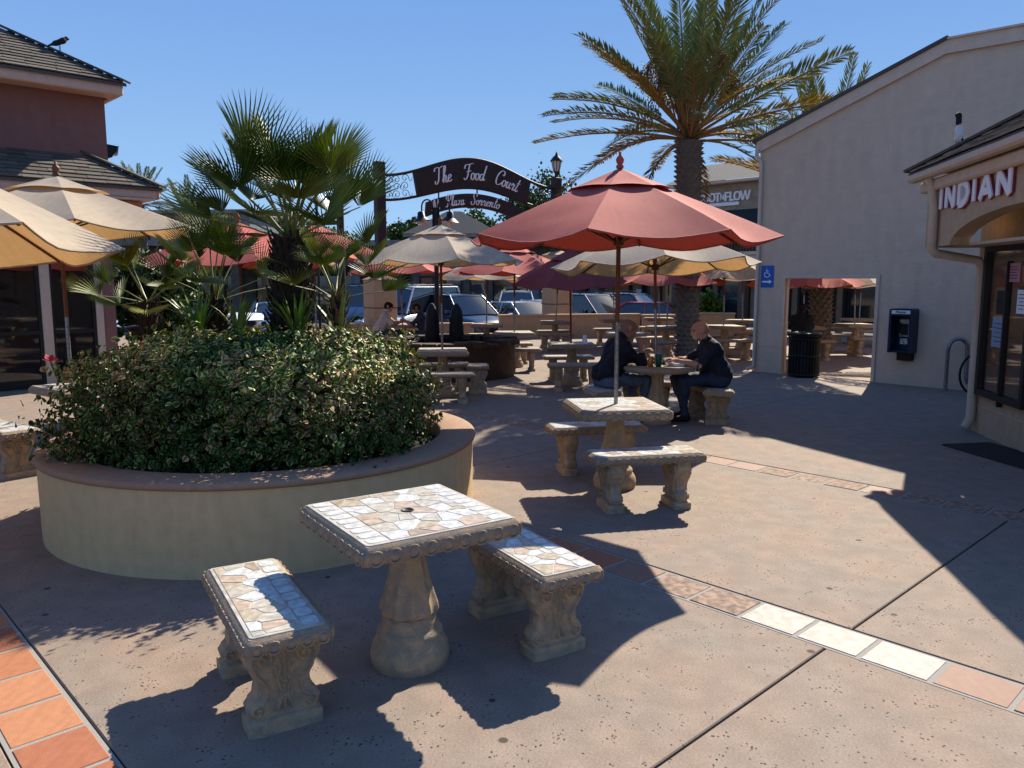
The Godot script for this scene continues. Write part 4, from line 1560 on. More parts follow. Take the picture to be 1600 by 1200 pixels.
# ---------------------------------------------------------------- roofs
# shingles in courses on a triangle or trapezium: corner c, along d (level), up v (in the roof plane); x range depends on height by lo and hi
func shingle_courses(parent: Node, c: Vector3, d: Vector3, v: Vector3, rows: int, pitch: float, wide: float, lo: Callable, hi: Callable, budget: int, sd: int, pale := false) -> void:
	rng.seed = sd
	var nrm := d.cross(v).normalized()
	if nrm.y < 0: nrm = -nrm
	var made := 0
	var rest := S(false)
	var any := false
	if not T.has("shingle"):
		var s := S(false)
		box(s, Vector3(0.5, 0.5, 0.5), Vector3(1, 1, 1))
		T.shingle = mesh_of(s, M.shingle)
	for j in rows:
		var y := j * pitch
		var x: float = lo.call(y + pitch * 0.5) - (rng.randf() * wide)
		var end: float = hi.call(y + pitch * 0.5)
		while x < end:
			var w := wide * rng.randf_range(0.7, 1.25)
			var xa := maxf(x, lo.call(y + pitch * 0.5))
			var xb := minf(x + w, end)
			x += w
			if xb - xa < 0.03: continue
			var drop := rng.randf_range(0.0, 0.018)
			var a := c + d * (xa + 0.004) + v * (y - drop) + nrm * (0.016 + rng.randf() * 0.006)
			var b := Basis(d * (xb - xa - 0.008), v * pitch * 1.12 - nrm * 0.02, nrm * 0.018)
			var xfm := Transform3D(b, a)
			if made < budget:
				use("shingle", T.shingle, parent, xfm, ([M.shingle3, M.shingle4, M.shingle2] if pale else [M.shingle, M.shingle1, M.shingle2])[rng.randi() % 3])
				made += 1
			else:
				box(rest, Vector3(0.5, 0.5, 0.5), Vector3.ONE, xfm)
				any = true
	if any: obj("shingles", rest, M.shingle, parent).set_meta("kind", "stuff")

func bird(label: String, at: Vector3, turn: float, white: bool) -> void:
	var t := thing("bird", label, "bird", at, turn, "birds perched on the roofs")
	t.scale = Vector3.ONE * (0.8 if white else 0.9)
	var dark := Color(0.012, 0.012, 0.014)
	var pale := Color(0.5, 0.5, 0.48) if white else dark
	var s := S()
	if white:
		nets(s, [[Vector3(0, 0.1, 0), Vector3(0.02, 0.2, 0), 0.045, 0.05, 1], [Vector3(0.02, 0.2, 0), Vector3(0.0, 0.33, 0), 0.034, 0.028, 1], [Vector3(0.0, 0.3, 0), Vector3(-0.005, 0.4, 0), 0.03, 0.036, 0], [Vector3(-0.02, 0.42, 0), Vector3(-0.085, 0.41, 0), 0.034, 0.008, 0], [Vector3(0.0, 0.14, 0), Vector3(0.13, 0.06, 0), 0.035, 0.012, 0]], 0.012, [dark, pale])
	else:
		nets(s, [[Vector3(-0.07, 0.12, 0), Vector3(0.06, 0.19, 0), 0.045, 0.055, 0], [Vector3(0.08, 0.21, 0), Vector3(0.13, 0.25, 0), 0.038, 0.034, 0], [Vector3(0.13, 0.25, 0), Vector3(0.19, 0.245, 0), 0.018, 0.005, 0], [Vector3(-0.07, 0.12, 0), Vector3(-0.2, 0.05, 0), 0.034, 0.016, 0]], 0.012, [dark])
	obj("body", s, M.body, t)
	for z in [-0.02, 0.02]:
		s = S()
		tube(s, [Vector3(0, -0.03, z), Vector3(0.0, 0.12, z)], 0.006, 5)
		obj("leg", s, M.black, t)


# ---------------------------------------------------------------- street furniture
func trash_can(label: String, at: Vector3) -> Node3D:
	var t := thing("trash_can", label, "trash can", at, 0.0, "black slatted trash cans")
	var s := S()
	lathe(s, [Vector2(0.23, 0.05), Vector2(0.25, 0.7), Vector2(0.0, 0.7)], 24)
	obj("liner", s, M.black, t)
	var n := 30
	for i in n:
		var a := TAU * i / n
		s = S()
		box(s, Vector3(0.275, 0.38, 0), Vector3(0.012, 0.68, 0.034), Transform3D(Basis(Vector3.UP, a), Vector3.ZERO))
		tube(s, [Transform3D(Basis(Vector3.UP, a), Vector3.ZERO) * Vector3(0.275, 0.72, 0), Transform3D(Basis(Vector3.UP, a), Vector3.ZERO) * Vector3(0.305, 0.8, 0)], 0.011, 4)
		obj("slat", s, M.dark_metal, t)
	for y in [0.05, 0.4, 0.71]:
		s = S()
		lathe(s, [Vector2(0.262, y - 0.02), Vector2(0.286, y - 0.02), Vector2(0.286, y + 0.02), Vector2(0.262, y + 0.02)], 30)
		obj("band", s, M.dark_metal, t)
	s = S()
	lathe(s, [Vector2(0.16, 0.8), Vector2(0.2, 0.835), Vector2(0.29, 0.825), Vector2(0.32, 0.8), Vector2(0.3, 0.785), Vector2(0.18, 0.79)], 30)
	obj("lid_ring", s, M.dark_metal, t)
	return t

func window_unit(parent: Node, F: Transform3D, x0: float, x1: float, y0: float, y1: float, m: Material, bar := 0.05) -> MeshInstance3D:
	var s := S(false)
	box(s, Vector3((x0 + x1) / 2, y0, 0.03), Vector3(x1 - x0 + bar, bar, 0.08), F)
	box(s, Vector3((x0 + x1) / 2, y1, 0.03), Vector3(x1 - x0 + bar, bar, 0.08), F)
	for x in [x0, x1]: box(s, Vector3(x, (y0 + y1) / 2, 0.031), Vector3(bar, y1 - y0 - bar, 0.08), F)
	var w := obj("window", s, M.dark_frame, parent)
	s = S(false)
	box(s, Vector3((x0 + x1) / 2, (y0 + y1) / 2, 0.02), Vector3(x1 - x0 - bar, y1 - y0 - bar, 0.012), F)
	obj("pane", s, m, w)
	return w


# ---------------------------------------------------------------- the setting
func un(u: float, n: float, y := 0.0) -> Vector3:
	return U * u + N * n + Vector3(0, y, 0)

func plaza() -> void:
	var g := Node3D.new()
	put(g, "ground", self)
	struct(g)
	var s := S(false)
	box(s, Vector3(0, -0.56, -150), Vector3(700, 0.1, 700))
	obj("far_ground", s, M.asphalt, g)
	var p := Node3D.new()
	put(p, "pavement", self)
	struct(p)
	s = S(false)
	box(s, Vector3(0, -0.262, -7.8), Vector3(70, 0.5, 36))
	obj("joint_bed", s, M.joint, p)
	var ns := [[-30.0, -10.0], [-10.0, -5.7], [-5.7, -2.55], [-2.55, 0.55], [0.85, 3.68], [3.98, 6.72], [7.02, 11.3], [11.3, 15.6], [15.6, 20.0], [20.0, 25.0], [25.0, 32.0]]
	var us := [-34.0, -26.0, -22.0, -18.0, -14.0, -9.9, -5.75, -1.62, 2.5, 7.0, 14.0]
	var lie := Transform3D(Basis(Vector3(1, 0, 0), Vector3(0, 0, 1), Vector3(0, 1, 0)), Vector3.ZERO)
	for nn in ns:
		for i in us.size() - 1:
			var poly := PackedVector2Array()
			for q in [[us[i] + 0.006, nn[0] + 0.006], [us[i + 1] - 0.006, nn[0] + 0.006], [us[i + 1] - 0.006, nn[1] - 0.006], [us[i] + 0.006, nn[1] - 0.006]]:
				var v := un(q[0], q[1])
				poly.append(Vector2(v.x, v.z))
			var cut := Geometry2D.intersect_polygons(poly, PackedVector2Array([Vector2(-34, -25.7), Vector2(34, -25.7), Vector2(34, 9), Vector2(-34, 9)]))
			if cut.is_empty(): continue
			s = S(false)
			prism(s, cut[0], -0.05, 0.0, lie, 0.005)
			obj("slab", s, M.concrete, p)
	rng.seed = 5
	for b in [[3.83, -25.0, 6.0, "mixed"], [6.87, -25.0, 6.0, "pale"], [0.70, -13.0, 3.0, "terra"]]:
		s = S(false)
		box(s, un((b[1] + b[2]) / 2, b[0], -0.03), Vector3(b[2] - b[1], 0.05, 0.298), Transform3D())
		# the grout strip lies along the band
		s = S(false)
		box(s, Vector3.ZERO, Vector3(b[2] - b[1], 0.05, 0.296), Transform3D(Basis(U, Vector3.UP, U.cross(Vector3.UP)), un((b[1] + b[2]) / 2, b[0], -0.0285)))
		var strip := obj("tile_band", s, M.grout, p)
		var u := -1.79 - 0.322 * 40
		while u < b[2] - 0.4:
			if u < maxf(b[1], -12.5):
				u += 0.322
				continue
			var m: Material = M["terra%d" % (rng.randi() % 4)]
			if b[3] == "mixed":
				if u > -2.15 and u < -1.2: m = M.tile_cream
				elif u > -2.8 and u < -2.15: m = M.tile_stained
				else: m = M.terra3 if rng.randf() < 0.7 else M.terra2
			elif b[3] == "pale":
				m = M.tile_stained if rng.randf() < 0.75 else M.terra3
			s = S(false)
			box(s, Vector3.ZERO, Vector3(0.301, 0.03, 0.264), Transform3D(Basis(U, Vector3.UP, U.cross(Vector3.UP)).rotated(Vector3.UP, rng.randfn() * 0.004), un(u + 0.161, b[0], -0.0145 + rng.randfn() * 0.0012)), 0.004)
			obj("tile", s, m, strip)
			u += 0.322
	var lot := Node3D.new()
	put(lot, "road", self)
	struct(lot)
	s = S(false)
	box(s, Vector3(0, -0.48, -46), Vector3(120, 0.06, 40.4))
	obj("asphalt", s, M.asphalt, lot)
	for i in 14:
		s = S(false)
		box(s, Vector3(-19 + i * 2.8, -0.444, -29.2), Vector3(0.1, 0.006, 5.0))
		obj("bay_line", s, M.paint, lot)

func planter() -> void:
	var c := Vector3(-1.92, 0, -6.2)
	var t := thing("round_planter", "low round tan stucco planter with a brown cap, full of shrubs and palms", "planter", c)
	var s := S()
	lathe(s, [Vector2(1.60, 0.0), Vector2(1.605, 0.55)], 96)
	obj("wall", s, M.planter, t)
	s = S()
	lathe(s, [Vector2(1.60, 0.552), Vector2(1.622, 0.556), Vector2(1.628, 0.575), Vector2(1.62, 0.594), Vector2(1.60, 0.6), Vector2(1.36, 0.6), Vector2(1.342, 0.592), Vector2(1.338, 0.45)], 96)
	obj("cap", s, M.cap, t)
	s = S()
	var n := noise(4, 1.5, 3)
	for i in 10:
		for k in 40:
			var f := func(a: int, b: int) -> Vector3:
				var r := 1.35 * a / 10.0
				var q := Vector3(cos(TAU * b / 40) * r, 0, sin(TAU * b / 40) * r)
				return q + Vector3(0, 0.49 + 0.05 * n.get_noise_2d(q.x * 4, q.z * 4), 0)
			quad(s, f.call(i, k), f.call(i + 1, k), f.call(i + 1, k + 1), f.call(i, k + 1))
	obj("soil", s, M.earth, t)

func gable_building() -> void:
	var F := frame(un(-8.05, 14.25), U)
	var t := thing("gabled_wall", "grey beige stucco end wall with a raking roof edge and an open doorway", "building")
	var s := S(false)
	prism(s, PackedVector2Array([Vector2(0, 0), Vector2(0.63, 0), Vector2(0.63, 1.82), Vector2(2.33, 1.82), Vector2(2.33, 0), Vector2(9.5, 0), Vector2(9.5, 5.48), Vector2(3.22, 5.58), Vector2(0, 4.4)]), -0.16, 0.0, F)
	var wall := obj("wall", s, M.grey_wall, t)
	s = S(false)
	prism(s, PackedVector2Array([Vector2(-0.06, 4.19), Vector2(3.22, 5.39), Vector2(9.5, 5.29), Vector2(9.5, 5.5), Vector2(3.22, 5.6), Vector2(-0.06, 4.41)]), 0.003, 0.06, F, 0.006)
	obj("fascia", s, M.grey_trim, t)
	s = S(false)
	prism(s, PackedVector2Array([Vector2(-0.12, 4.39), Vector2(3.24, 5.602), Vector2(3.24, 5.66), Vector2(-0.12, 4.45)]), -1.3, 0.1, F)
	var roof := obj("roof", s, M.roof_grey, t)
	s = S(false)
	prism(s, PackedVector2Array([Vector2(3.243, 5.6), Vector2(9.5, 5.5), Vector2(9.5, 5.53), Vector2(3.243, 5.63)]), -0.3, 0.1, F)
	obj("coping", s, M.grey_trim, roof)
	s = S(false)
	for x in [0.60, 2.36]: box(s, Vector3(x, 0.93, -0.02), Vector3(0.06, 1.86, 0.12), F, 0.006)
	box(s, Vector3(1.48, 1.853, -0.021), Vector3(1.82, 0.06, 0.12), F, 0.006)
	obj("doorway_trim", s, M.grey_trim, t)
	s = S(false)
	box(s, Vector3(0.315, 0.53, 0.004), Vector3(0.5, 0.012, 0.012), F)
	obj("score_line", s, M.grey_trim, wall)
	s = S()
	var q := []
	for p in [[-0.02, 4.28, 0.08], [-0.02, 4.16, 0.1], [0.05, 4.02, 0.06], [0.06, 3.9, 0.05], [0.06, 0.1, 0.05], [-0.06, 0.04, 0.1]]: q.append(F * Vector3(p[0], p[1], p[2]))
	tube(s, q, 0.038, 8)
	obj("downspout", s, M.grey_trim, t)
	s = S(false)
	box(s, Vector3(6.2, 2.6, -1.9), Vector3(6.5, 5.1, 3.2), F)
	obj("rear_wing", s, M.grey_wall, t)
	# things on the wall
	t = thing("access_sign", "blue wheelchair access sign with a white arrow on the grey wall", "sign", F * Vector3(0.255, 1.86, 0.004))
	var G := Transform3D(F.basis, Vector3.ZERO)
	s = S(false)
	box(s, Vector3(0, 0, 0.003), Vector3(0.27, 0.42, 0.006), G, 0.002)
	obj("plate", s, M.blue_sign, t)
	s = S()
	var z := 0.009
	tube(s, [G * Vector3(-0.015, 0.165, z), G * Vector3(-0.014, 0.166, z)], 0.016, 8, true)
	tube(s, [G * Vector3(-0.015, 0.135, z), G * Vector3(-0.01, 0.065, z), G * Vector3(0.035, 0.062, z), G * Vector3(0.05, 0.02, z), G * Vector3(0.07, 0.022, z)], 0.0095, 6)
	tube(s, [G * Vector3(-0.012, 0.11, z), G * Vector3(0.03, 0.108, z)], 0.007, 6)
	var loop := []
	for k in 15:
		var a := 2.2 + k / 14.0 * 4.2
		loop.append(G * Vector3(-0.005 + cos(a) * 0.055, 0.04 + sin(a) * 0.055, z))
	tube(s, loop, 0.0085, 6)
	obj("wheelchair_symbol", s, M.white, t)
	s = S(false)
	prism(s, PackedVector2Array([Vector2(-0.1, -0.115), Vector2(0.04, -0.115), Vector2(0.04, -0.14), Vector2(0.1, -0.1), Vector2(0.04, -0.06), Vector2(0.04, -0.085), Vector2(-0.1, -0.085)]), 0.007, 0.011, G)
	obj("arrow", s, M.white, t)
	t = thing("payphone", "dark blue payphone in a hooded shell mounted on the grey wall", "payphone", F * Vector3(2.88, 0.94, 0.0))
	s = S(false)
	prism(s, PackedVector2Array([Vector2(-0.19, -0.37), Vector2(-0.15, -0.37), Vector2(-0.15, 0.26), Vector2(0.15, 0.26), Vector2(0.15, -0.37), Vector2(0.19, -0.37), Vector2(0.19, 0.35), Vector2(0.165, 0.375), Vector2(-0.165, 0.375), Vector2(-0.19, 0.35)]), 0.01, 0.3, G, 0.008)
	obj("hood", s, M.phone_blue, t)
	s = S(false)
	box(s, Vector3(0, -0.06, 0.02), Vector3(0.3, 0.62, 0.03), G)
	box(s, Vector3(0, -0.35, 0.15), Vector3(0.3, 0.035, 0.24), G, 0.008)
	obj("back_panel", s, M.phone_blue, t)
	s = S(false)
	box(s, Vector3(0, 0.045, 0.075), Vector3(0.17, 0.31, 0.09), G, 0.01)
	var box_ := obj("telephone", s, M.steel, t)
	s = S(false)
	box(s, Vector3(0.015, 0.02, 0.125), Vector3(0.1, 0.19, 0.012), G, 0.003)
	obj("dial_panel", s, M.black, box_)
	s = S()
	tube(s, [G * Vector3(-0.062, 0.13, 0.15), G * Vector3(-0.062, -0.04, 0.15)], [0.024, 0.02], 8)
	obj("handset", s, M.black, box_)
	s = S()
	var cord := []
	for k in 20: cord.append(G * Vector3(-0.06 + 0.1 * sin(PI * k / 19.0), -0.05 - 0.2 * sin(PI * k / 19.0), 0.15))
	tube(s, cord, 0.006, 5)
	obj("cord", s, M.steel, box_)
	s = S(false)
	box(s, Vector3(-0.02, -0.185, 0.045), Vector3(0.12, 0.1, 0.012), G, 0.002)
	obj("card", s, M.paper, t)
	s = S(false)
	box(s, Vector3(0, 0.318, 0.302), Vector3(0.3, 0.06, 0.008), G, 0.002)
	var lab := obj("name_strip", s, M.paper, t)
	label_text("lettering", "Phone", 0.04, 0.004, M.phone_blue, lab, G * Transform3D(Basis(), Vector3(0, 0.318, 0.308)))
	s = S(false)
	box(s, Vector3(0.03, -0.44, 0.07), Vector3(0.25, 0.14, 0.12), G, 0.008)
	obj("coin_box", s, M.black, t)

func restaurant_right() -> void:
	var A := Vector3(4.93, 0, -9.45)
	var d := Vector3(-0.165, 0, 0.986)
	var F := frame(A, d)                              # x runs towards the photo's foreground, z out of the front
	var t := thing("restaurant_building", "tan stucco restaurant front with arched canopy and shingled roof at the right", "building")
	var s := S(false)
	var arch := PackedVector2Array([Vector2(-0.24, 2.18), Vector2(0.55, 2.18)])
	for k in 13:
		var q := PI * k / 12.0
		arch.append(Vector2(2.35 - cos(q) * 1.8, 2.18 + sin(q) * 0.31))
	for p in [Vector2(4.15, 2.18), Vector2(5.2, 2.18), Vector2(5.2, 2.94), Vector2(-0.24, 2.94)]: arch.append(p)
	prism(s, arch, -0.2, 0.0, F, 0.006)
	obj("arched_fascia", s, M.tan_wall, t)
	s = S(false)
	box(s, Vector3(2.48, 2.88, 0.045), Vector3(5.5, 0.13, 0.09), F, 0.02)
	obj("cornice", s, M.tan_trim, t)
	s = S(false)
	box(s, Vector3(2.48, 3.0, 0.15), Vector3(5.7, 0.1, 0.13), F, 0.025)
	var gut := obj("gutter", s, M.tan_trim, t)
	s = S(false)
	box(s, Vector3(2.6, 2.19, -0.408), Vector3(5.6, 0.03, 0.41), F)
	obj("soffit", s, M.tan_trim, t)
	# wall, window below the canopy
	s = S(false)
	var wz := -0.612
	var B := F * Transform3D(Basis(), Vector3(-0.077, 0, wz))
	for q in [[-0.02, 0.17, 0.0, 2.93], [0.17, 6.0, 0.0, 0.47], [1.35, 6.0, 0.47, 2.93], [0.17, 1.35, 2.18, 2.93]]:
		box(s, Vector3((q[0] + q[1]) / 2, (q[2] + q[3]) / 2, -0.1), Vector3(q[1] - q[0], q[3] - q[2], 0.2), B)
	var wall := obj("wall", s, M.tan_wall, t)
	s = S(false)
	box(s, Vector3(3.0, 0.325, 0.004), Vector3(5.98, 0.012, 0.014), B)
	obj("score_line", s, M.tan_trim, wall)
	s = S(false)
	for x in [-0.09, 6.07]: box(s, Vector3(x, 1.46, -2.0), Vector3(0.14, 2.9, 4.0), B)
	box(s, Vector3(3.0, 1.46, -4.07), Vector3(6.28, 2.9, 0.14), B)
	box(s, Vector3(3.0, 0.012, -2.1), Vector3(6.0, 0.02, 3.7), B)
	obj("rear_wall", s, M.tan_wall, t)
	var w := window_unit(t, B, 0.2, 1.32, 0.5, 2.15, M.glass, 0.07)
	s = S(false)
	box(s, Vector3(0.76, 1.2, 0.03), Vector3(0.03, 1.6, 0.06), B)
	obj("mullion", s, M.dark_frame, w)
	for q in [[0.86, 1.875, 0.16, 0.1, "pink"], [0.63, 1.55, 0.125, 0.13, "dark"], [1.1, 1.57, 0.1, 0.125, "white"], [0.6, 1.215, 0.155, 0.165, "pale"]]:
		s = S(false)
		box(s, Vector3(q[0], q[1], 0.034), Vector3(q[2] * 2, q[3] * 2, 0.004), B)
		var n := obj("notice", s, {"pink": mat(Color(0.42, 0.2, 0.22), 0.6), "dark": M.black, "white": M.paper, "pale": mat(Color(0.2, 0.27, 0.38), 0.5)}[q[4]], w)
		for k in 5:
			if q[4] == "dark": continue
			s = S(false)
			box(s, Vector3(q[0], q[1] + q[3] * (0.6 - 0.3 * k), 0.0375), Vector3(q[2] * [1.2, 1.5, 0.9, 1.4, 1.1][k], 0.008, 0.002), B)
			obj("print_line", s, M.dark_frame, n)
	# downspout: from the gutter down the front, back to the wall, then to the ground
	s = S()
	var pts := []
	for p in [[0.17, 2.95, 0.15], [0.17, 2.88, 0.1], [0.17, 2.6, 0.06], [0.17, 2.16, 0.06], [0.16, 2.1, 0.0], [0.05, 2.02, -0.5], [0.02, 1.94, -0.55], [0.02, 0.16, -0.55], [0.02, 0.05, -0.5]]: pts.append(F * Vector3(p[0], p[1], p[2]))
	tube(s, pts, 0.052, 8)
	obj("downspout", s, M.tan_trim, t)
	# roof
	var c := F * Vector3(-0.36, 3.06, 0.2)
	var back := -F.basis.z
	var v := (back * cos(0.5) + Vector3.UP * sin(0.5)).normalized()
	s = S(false)
	var top := c + v * 3.4
	quad(s, c - d * 0.0, c + d * 5.8, top + d * 5.8, top + d * 3.0)
	quad(s, c - Vector3(0, 0.04, 0), c + d * 5.8 - Vector3(0, 0.04, 0), c + d * 5.8, c)
	tri(s, c, top + d * 3.0, c + back * 6.0)
	var roof := obj("roof", s, M.roof_grey, t)
	shingle_courses(roof, c, d, v, 13, 0.16, 0.3, func(y): return y * 0.88, func(_y): return 3.6, 260, 31, true)
	s = S(false)
	for k in 12:
		var a := c.lerp(top + d * 3.0, k / 12.0)
		var b := c.lerp(top + d * 3.0, (k + 1.06) / 12.0)
		box(s, Vector3(0, 0.03, 0), Vector3(0.2, 0.03, a.distance_to(b)), Transform3D(look(b - a), a.lerp(b, 0.5)))
	obj("hip_cap", s, M.shingle1, roof)
	bird("white necked bird with a dark head on the hip of the restaurant roof", c.lerp(top + d * 3.0, 0.13) + Vector3(0, 0.06, 0), 0.4, true)
	# letters
	t = thing("restaurant_sign", "white block letters reading INDIAN on the tan fascia", "sign", Vector3.ZERO)
	var y0 := 2.59
	var y1 := 2.82
	var LT := Transform3D(F.basis, F * Vector3(0, 0, 0.012))
	for q in [["I", 0.3, 0.0], ["N", 0.47, 0.22], ["D", 0.83, 0.24], ["I", 1.225, 0.0], ["A", 1.38, 0.27], ["N", 1.79, 0.25]]:
		var x: float = q[1]
		var e: float = x + q[2]
		var st: Array = {
			"I": [[x, y0, x, y1]],
			"N": [[x, y0, x, y1, e, y0, e, y1]],
			"D": [[x, y0, x, y1, x + 0.1, y1, x + 0.2, y1 - 0.04, e, (y0 + y1) / 2, x + 0.2, y0 + 0.04, x + 0.1, y0, x, y0]],
			"A": [[x, y0, (x + e) / 2, y1, e, y0], [x + 0.07, y0 + 0.07, e - 0.07, y0 + 0.07]],
		}[q[0]]
		block_letter(st, 0.036, 0.03, LT, M.letter, M.letter_side, t)
	# floor mat by the wall
	t = thing("floor_mat", "black floor mat lying on the paving beside the tan restaurant wall", "mat", Vector3(5.12, 0.006, -7.85), 0.165)
	s = S()
	sweep_rect(s, 0.3, 0.75, 0.03, [Vector2(0, 0), Vector2(0.002, 0.008), Vector2(0.012, 0.012)])
	obj("rubber_sheet", s, M.rubber, t)

func cafe_left() -> void:
	var F := frame(un(-14.98, 4.58), N)               # x away to the right, z towards us; the corner is at x = 0
	var t := thing("cafe_building", "two storey cafe with maroon upper wall, shingled roofs and dark shopfront at the left", "building")
	var s := S(false)
	box(s, Vector3(-0.08, 1.4, -0.05), Vector3(0.2, 2.8, 0.3), F)
	obj("corner_column", s, M.maroon, t)
	for x in [-0.22, -1.05]:
		s = S(false)
		box(s, Vector3(x, 1.4, 0.02), Vector3(0.15, 2.8, 0.16), F, 0.01)
		obj("pilaster", s, M.tan_trim, t)
	s = S(false)
	box(s, Vector3(-3.0, 2.92, 0.2), Vector3(6.9, 0.42, 0.5), F)
	obj("frieze", s, M.orange_wall, t)
	s = S(false)
	box(s, Vector3(-4.5, 1.4, -3.6), Vector3(9.0, 2.8, 0.2), F)
	box(s, Vector3(-4.5, 2.76, -1.8), Vector3(8.9, 0.06, 3.5), F)
	box(s, Vector3(-9.05, 1.4, -1.8), Vector3(0.1, 2.8, 3.6), F)
	box(s, Vector3(-0.1, 1.4, -1.85), Vector3(0.1, 2.8, 3.25), F)
	obj("rear_wall", s, M.maroon, t)
	# shopfront between the pilasters
	for q in [[-0.98, -0.30], [-2.2, -1.13], [-3.4, -2.24], [-4.6, -3.44]]:
		var w := window_unit(t, F, q[0], q[1], 0.1, 2.66, M.glass, 0.09)
		s = S(false)
		box(s, Vector3((q[0] + q[1]) / 2, 0.93, 0.03), Vector3(q[1] - q[0] - 0.09, 0.06, 0.07), F)
		box(s, Vector3((q[0] + q[1]) / 2, 2.14, 0.03), Vector3(q[1] - q[0] - 0.09, 0.06, 0.07), F)
		obj("cross_bar", s, M.dark_frame, w)
	# eave
	s = S(false)
	box(s, Vector3(-3.9, 3.26, 0.55), Vector3(9.2, 0.17, 0.1), F, 0.02)
	box(s, Vector3(0.66, 3.26, -3.4), Vector3(0.1, 0.17, 8.0), F, 0.02)
	obj("fascia", s, M.eave, t)
	s = S(false)
	box(s, Vector3(-3.9, 3.16, 0.35), Vector3(9.0, 0.03, 0.6), F)
	obj("soffit", s, M.eave, t)
	# lower roof
	var c := F * Vector3(0.74, 3.36, 0.64)
	var back := -F.basis.z
	var right := N
	var pit := 0.62
	var v := (back + Vector3.UP * pit).normalized()
	var run := 2.6
	var h1 := c + (back - right) * run + Vector3.UP * pit * run
	s = S(false)
	quad(s, c - right * 9.0, c, h1, h1 - right * 6.4)
	quad(s, c, c + back * 8, c + back * 5.4 - right * run + Vector3.UP * pit * run, h1)
	quad(s, c - right * 9.0 - Vector3(0, 0.05, 0), c - Vector3(0, 0.05, 0), c, c - right * 9.0)
	quad(s, h1, h1 - right * 6.4, h1 - right * 6.4 + back * 3, h1 + back * 3)
	var roof := obj("roof", s, M.roof_grey, t)
	shingle_courses(roof, c, -right, v, 20, 0.135, 0.36, func(y): return y / sqrt(1 + pit * pit), func(y): return 3.4 + 0.0 * y, 300, 17)
	s = S(false)
	for k in 14:
		var a := c.lerp(h1, k / 14.0)
		var b := c.lerp(h1, (k + 1.07) / 14.0)
		box(s, Vector3(0, 0.035, 0), Vector3(0.24, 0.035, a.distance_to(b)), Transform3D(look(b - a), a.lerp(b, 0.5)))
	obj("hip_cap", s, M.shingle1, roof)
	# upper storey
	s = S(false)
	box(s, Vector3(-4.35, 4.2, -2.72), Vector3(9.0, 1.75, 5.0), F)
	obj("upper_wall", s, M.maroon, t)
	s = S(false)
	box(s, Vector3(-4.18, 5.0, 0.21), Vector3(9.0, 0.19, 0.1), F, 0.02)
	box(s, Vector3(0.27, 5.0, -2.5), Vector3(0.1, 0.19, 5.4), F, 0.02)
	box(s, Vector3(-4.18, 4.93, 0.0), Vector3(8.9, 0.03, 0.4), F)
	obj("upper_fascia", s, M.eave, t)
	c = F * Vector3(0.36, 5.1, 0.3)
	h1 = c + (back - right) * run + Vector3.UP * pit * run
	s = S(false)
	quad(s, c - right * 9.0, c, h1, h1 - right * 6.4)
	quad(s, c, c + back * 6, c + back * 3.4 - right * run + Vector3.UP * pit * run, h1)
	quad(s, c - right * 9.0 - Vector3(0, 0.05, 0), c - Vector3(0, 0.05, 0), c, c - right * 9.0)
	roof = obj("upper_roof", s, M.roof_grey, t)
	shingle_courses(roof, c, -right, v, 12, 0.135, 0.36, func(y): return y / sqrt(1 + pit * pit), func(y): return 2.6 + 0.0 * y, 200, 19)
	s = S(false)
	for k in 14:
		var a := c.lerp(h1, k / 14.0)
		var b := c.lerp(h1, (k + 1.07) / 14.0)
		box(s, Vector3(0, 0.035, 0), Vector3(0.24, 0.035, a.distance_to(b)), Transform3D(look(b - a), a.lerp(b, 0.5)))
	obj("hip_cap", s, M.shingle1, roof)
	bird("black bird perched on the hip of the cafe's upper roof", c.lerp(h1, 0.3) + Vector3(0, 0.06, 0), 0.9, false)
	# floodlight on the side of the upper wall
	s = S(false)
	prism(s, PackedVector2Array([Vector2(0.16, 4.15), Vector2(0.36, 4.13), Vector2(0.22, 3.93), Vector2(0.16, 3.92)]), -0.5, -0.25, F)
	var fl := obj("floodlight", s, M.dark_metal, t)
	s = S(false)
	prism(s, PackedVector2Array([Vector2(0.165, 3.915), Vector2(0.23, 3.93), Vector2(0.35, 4.1), Vector2(0.33, 3.98)]), -0.49, -0.26, F)
	obj("lens", s, M.white, fl)

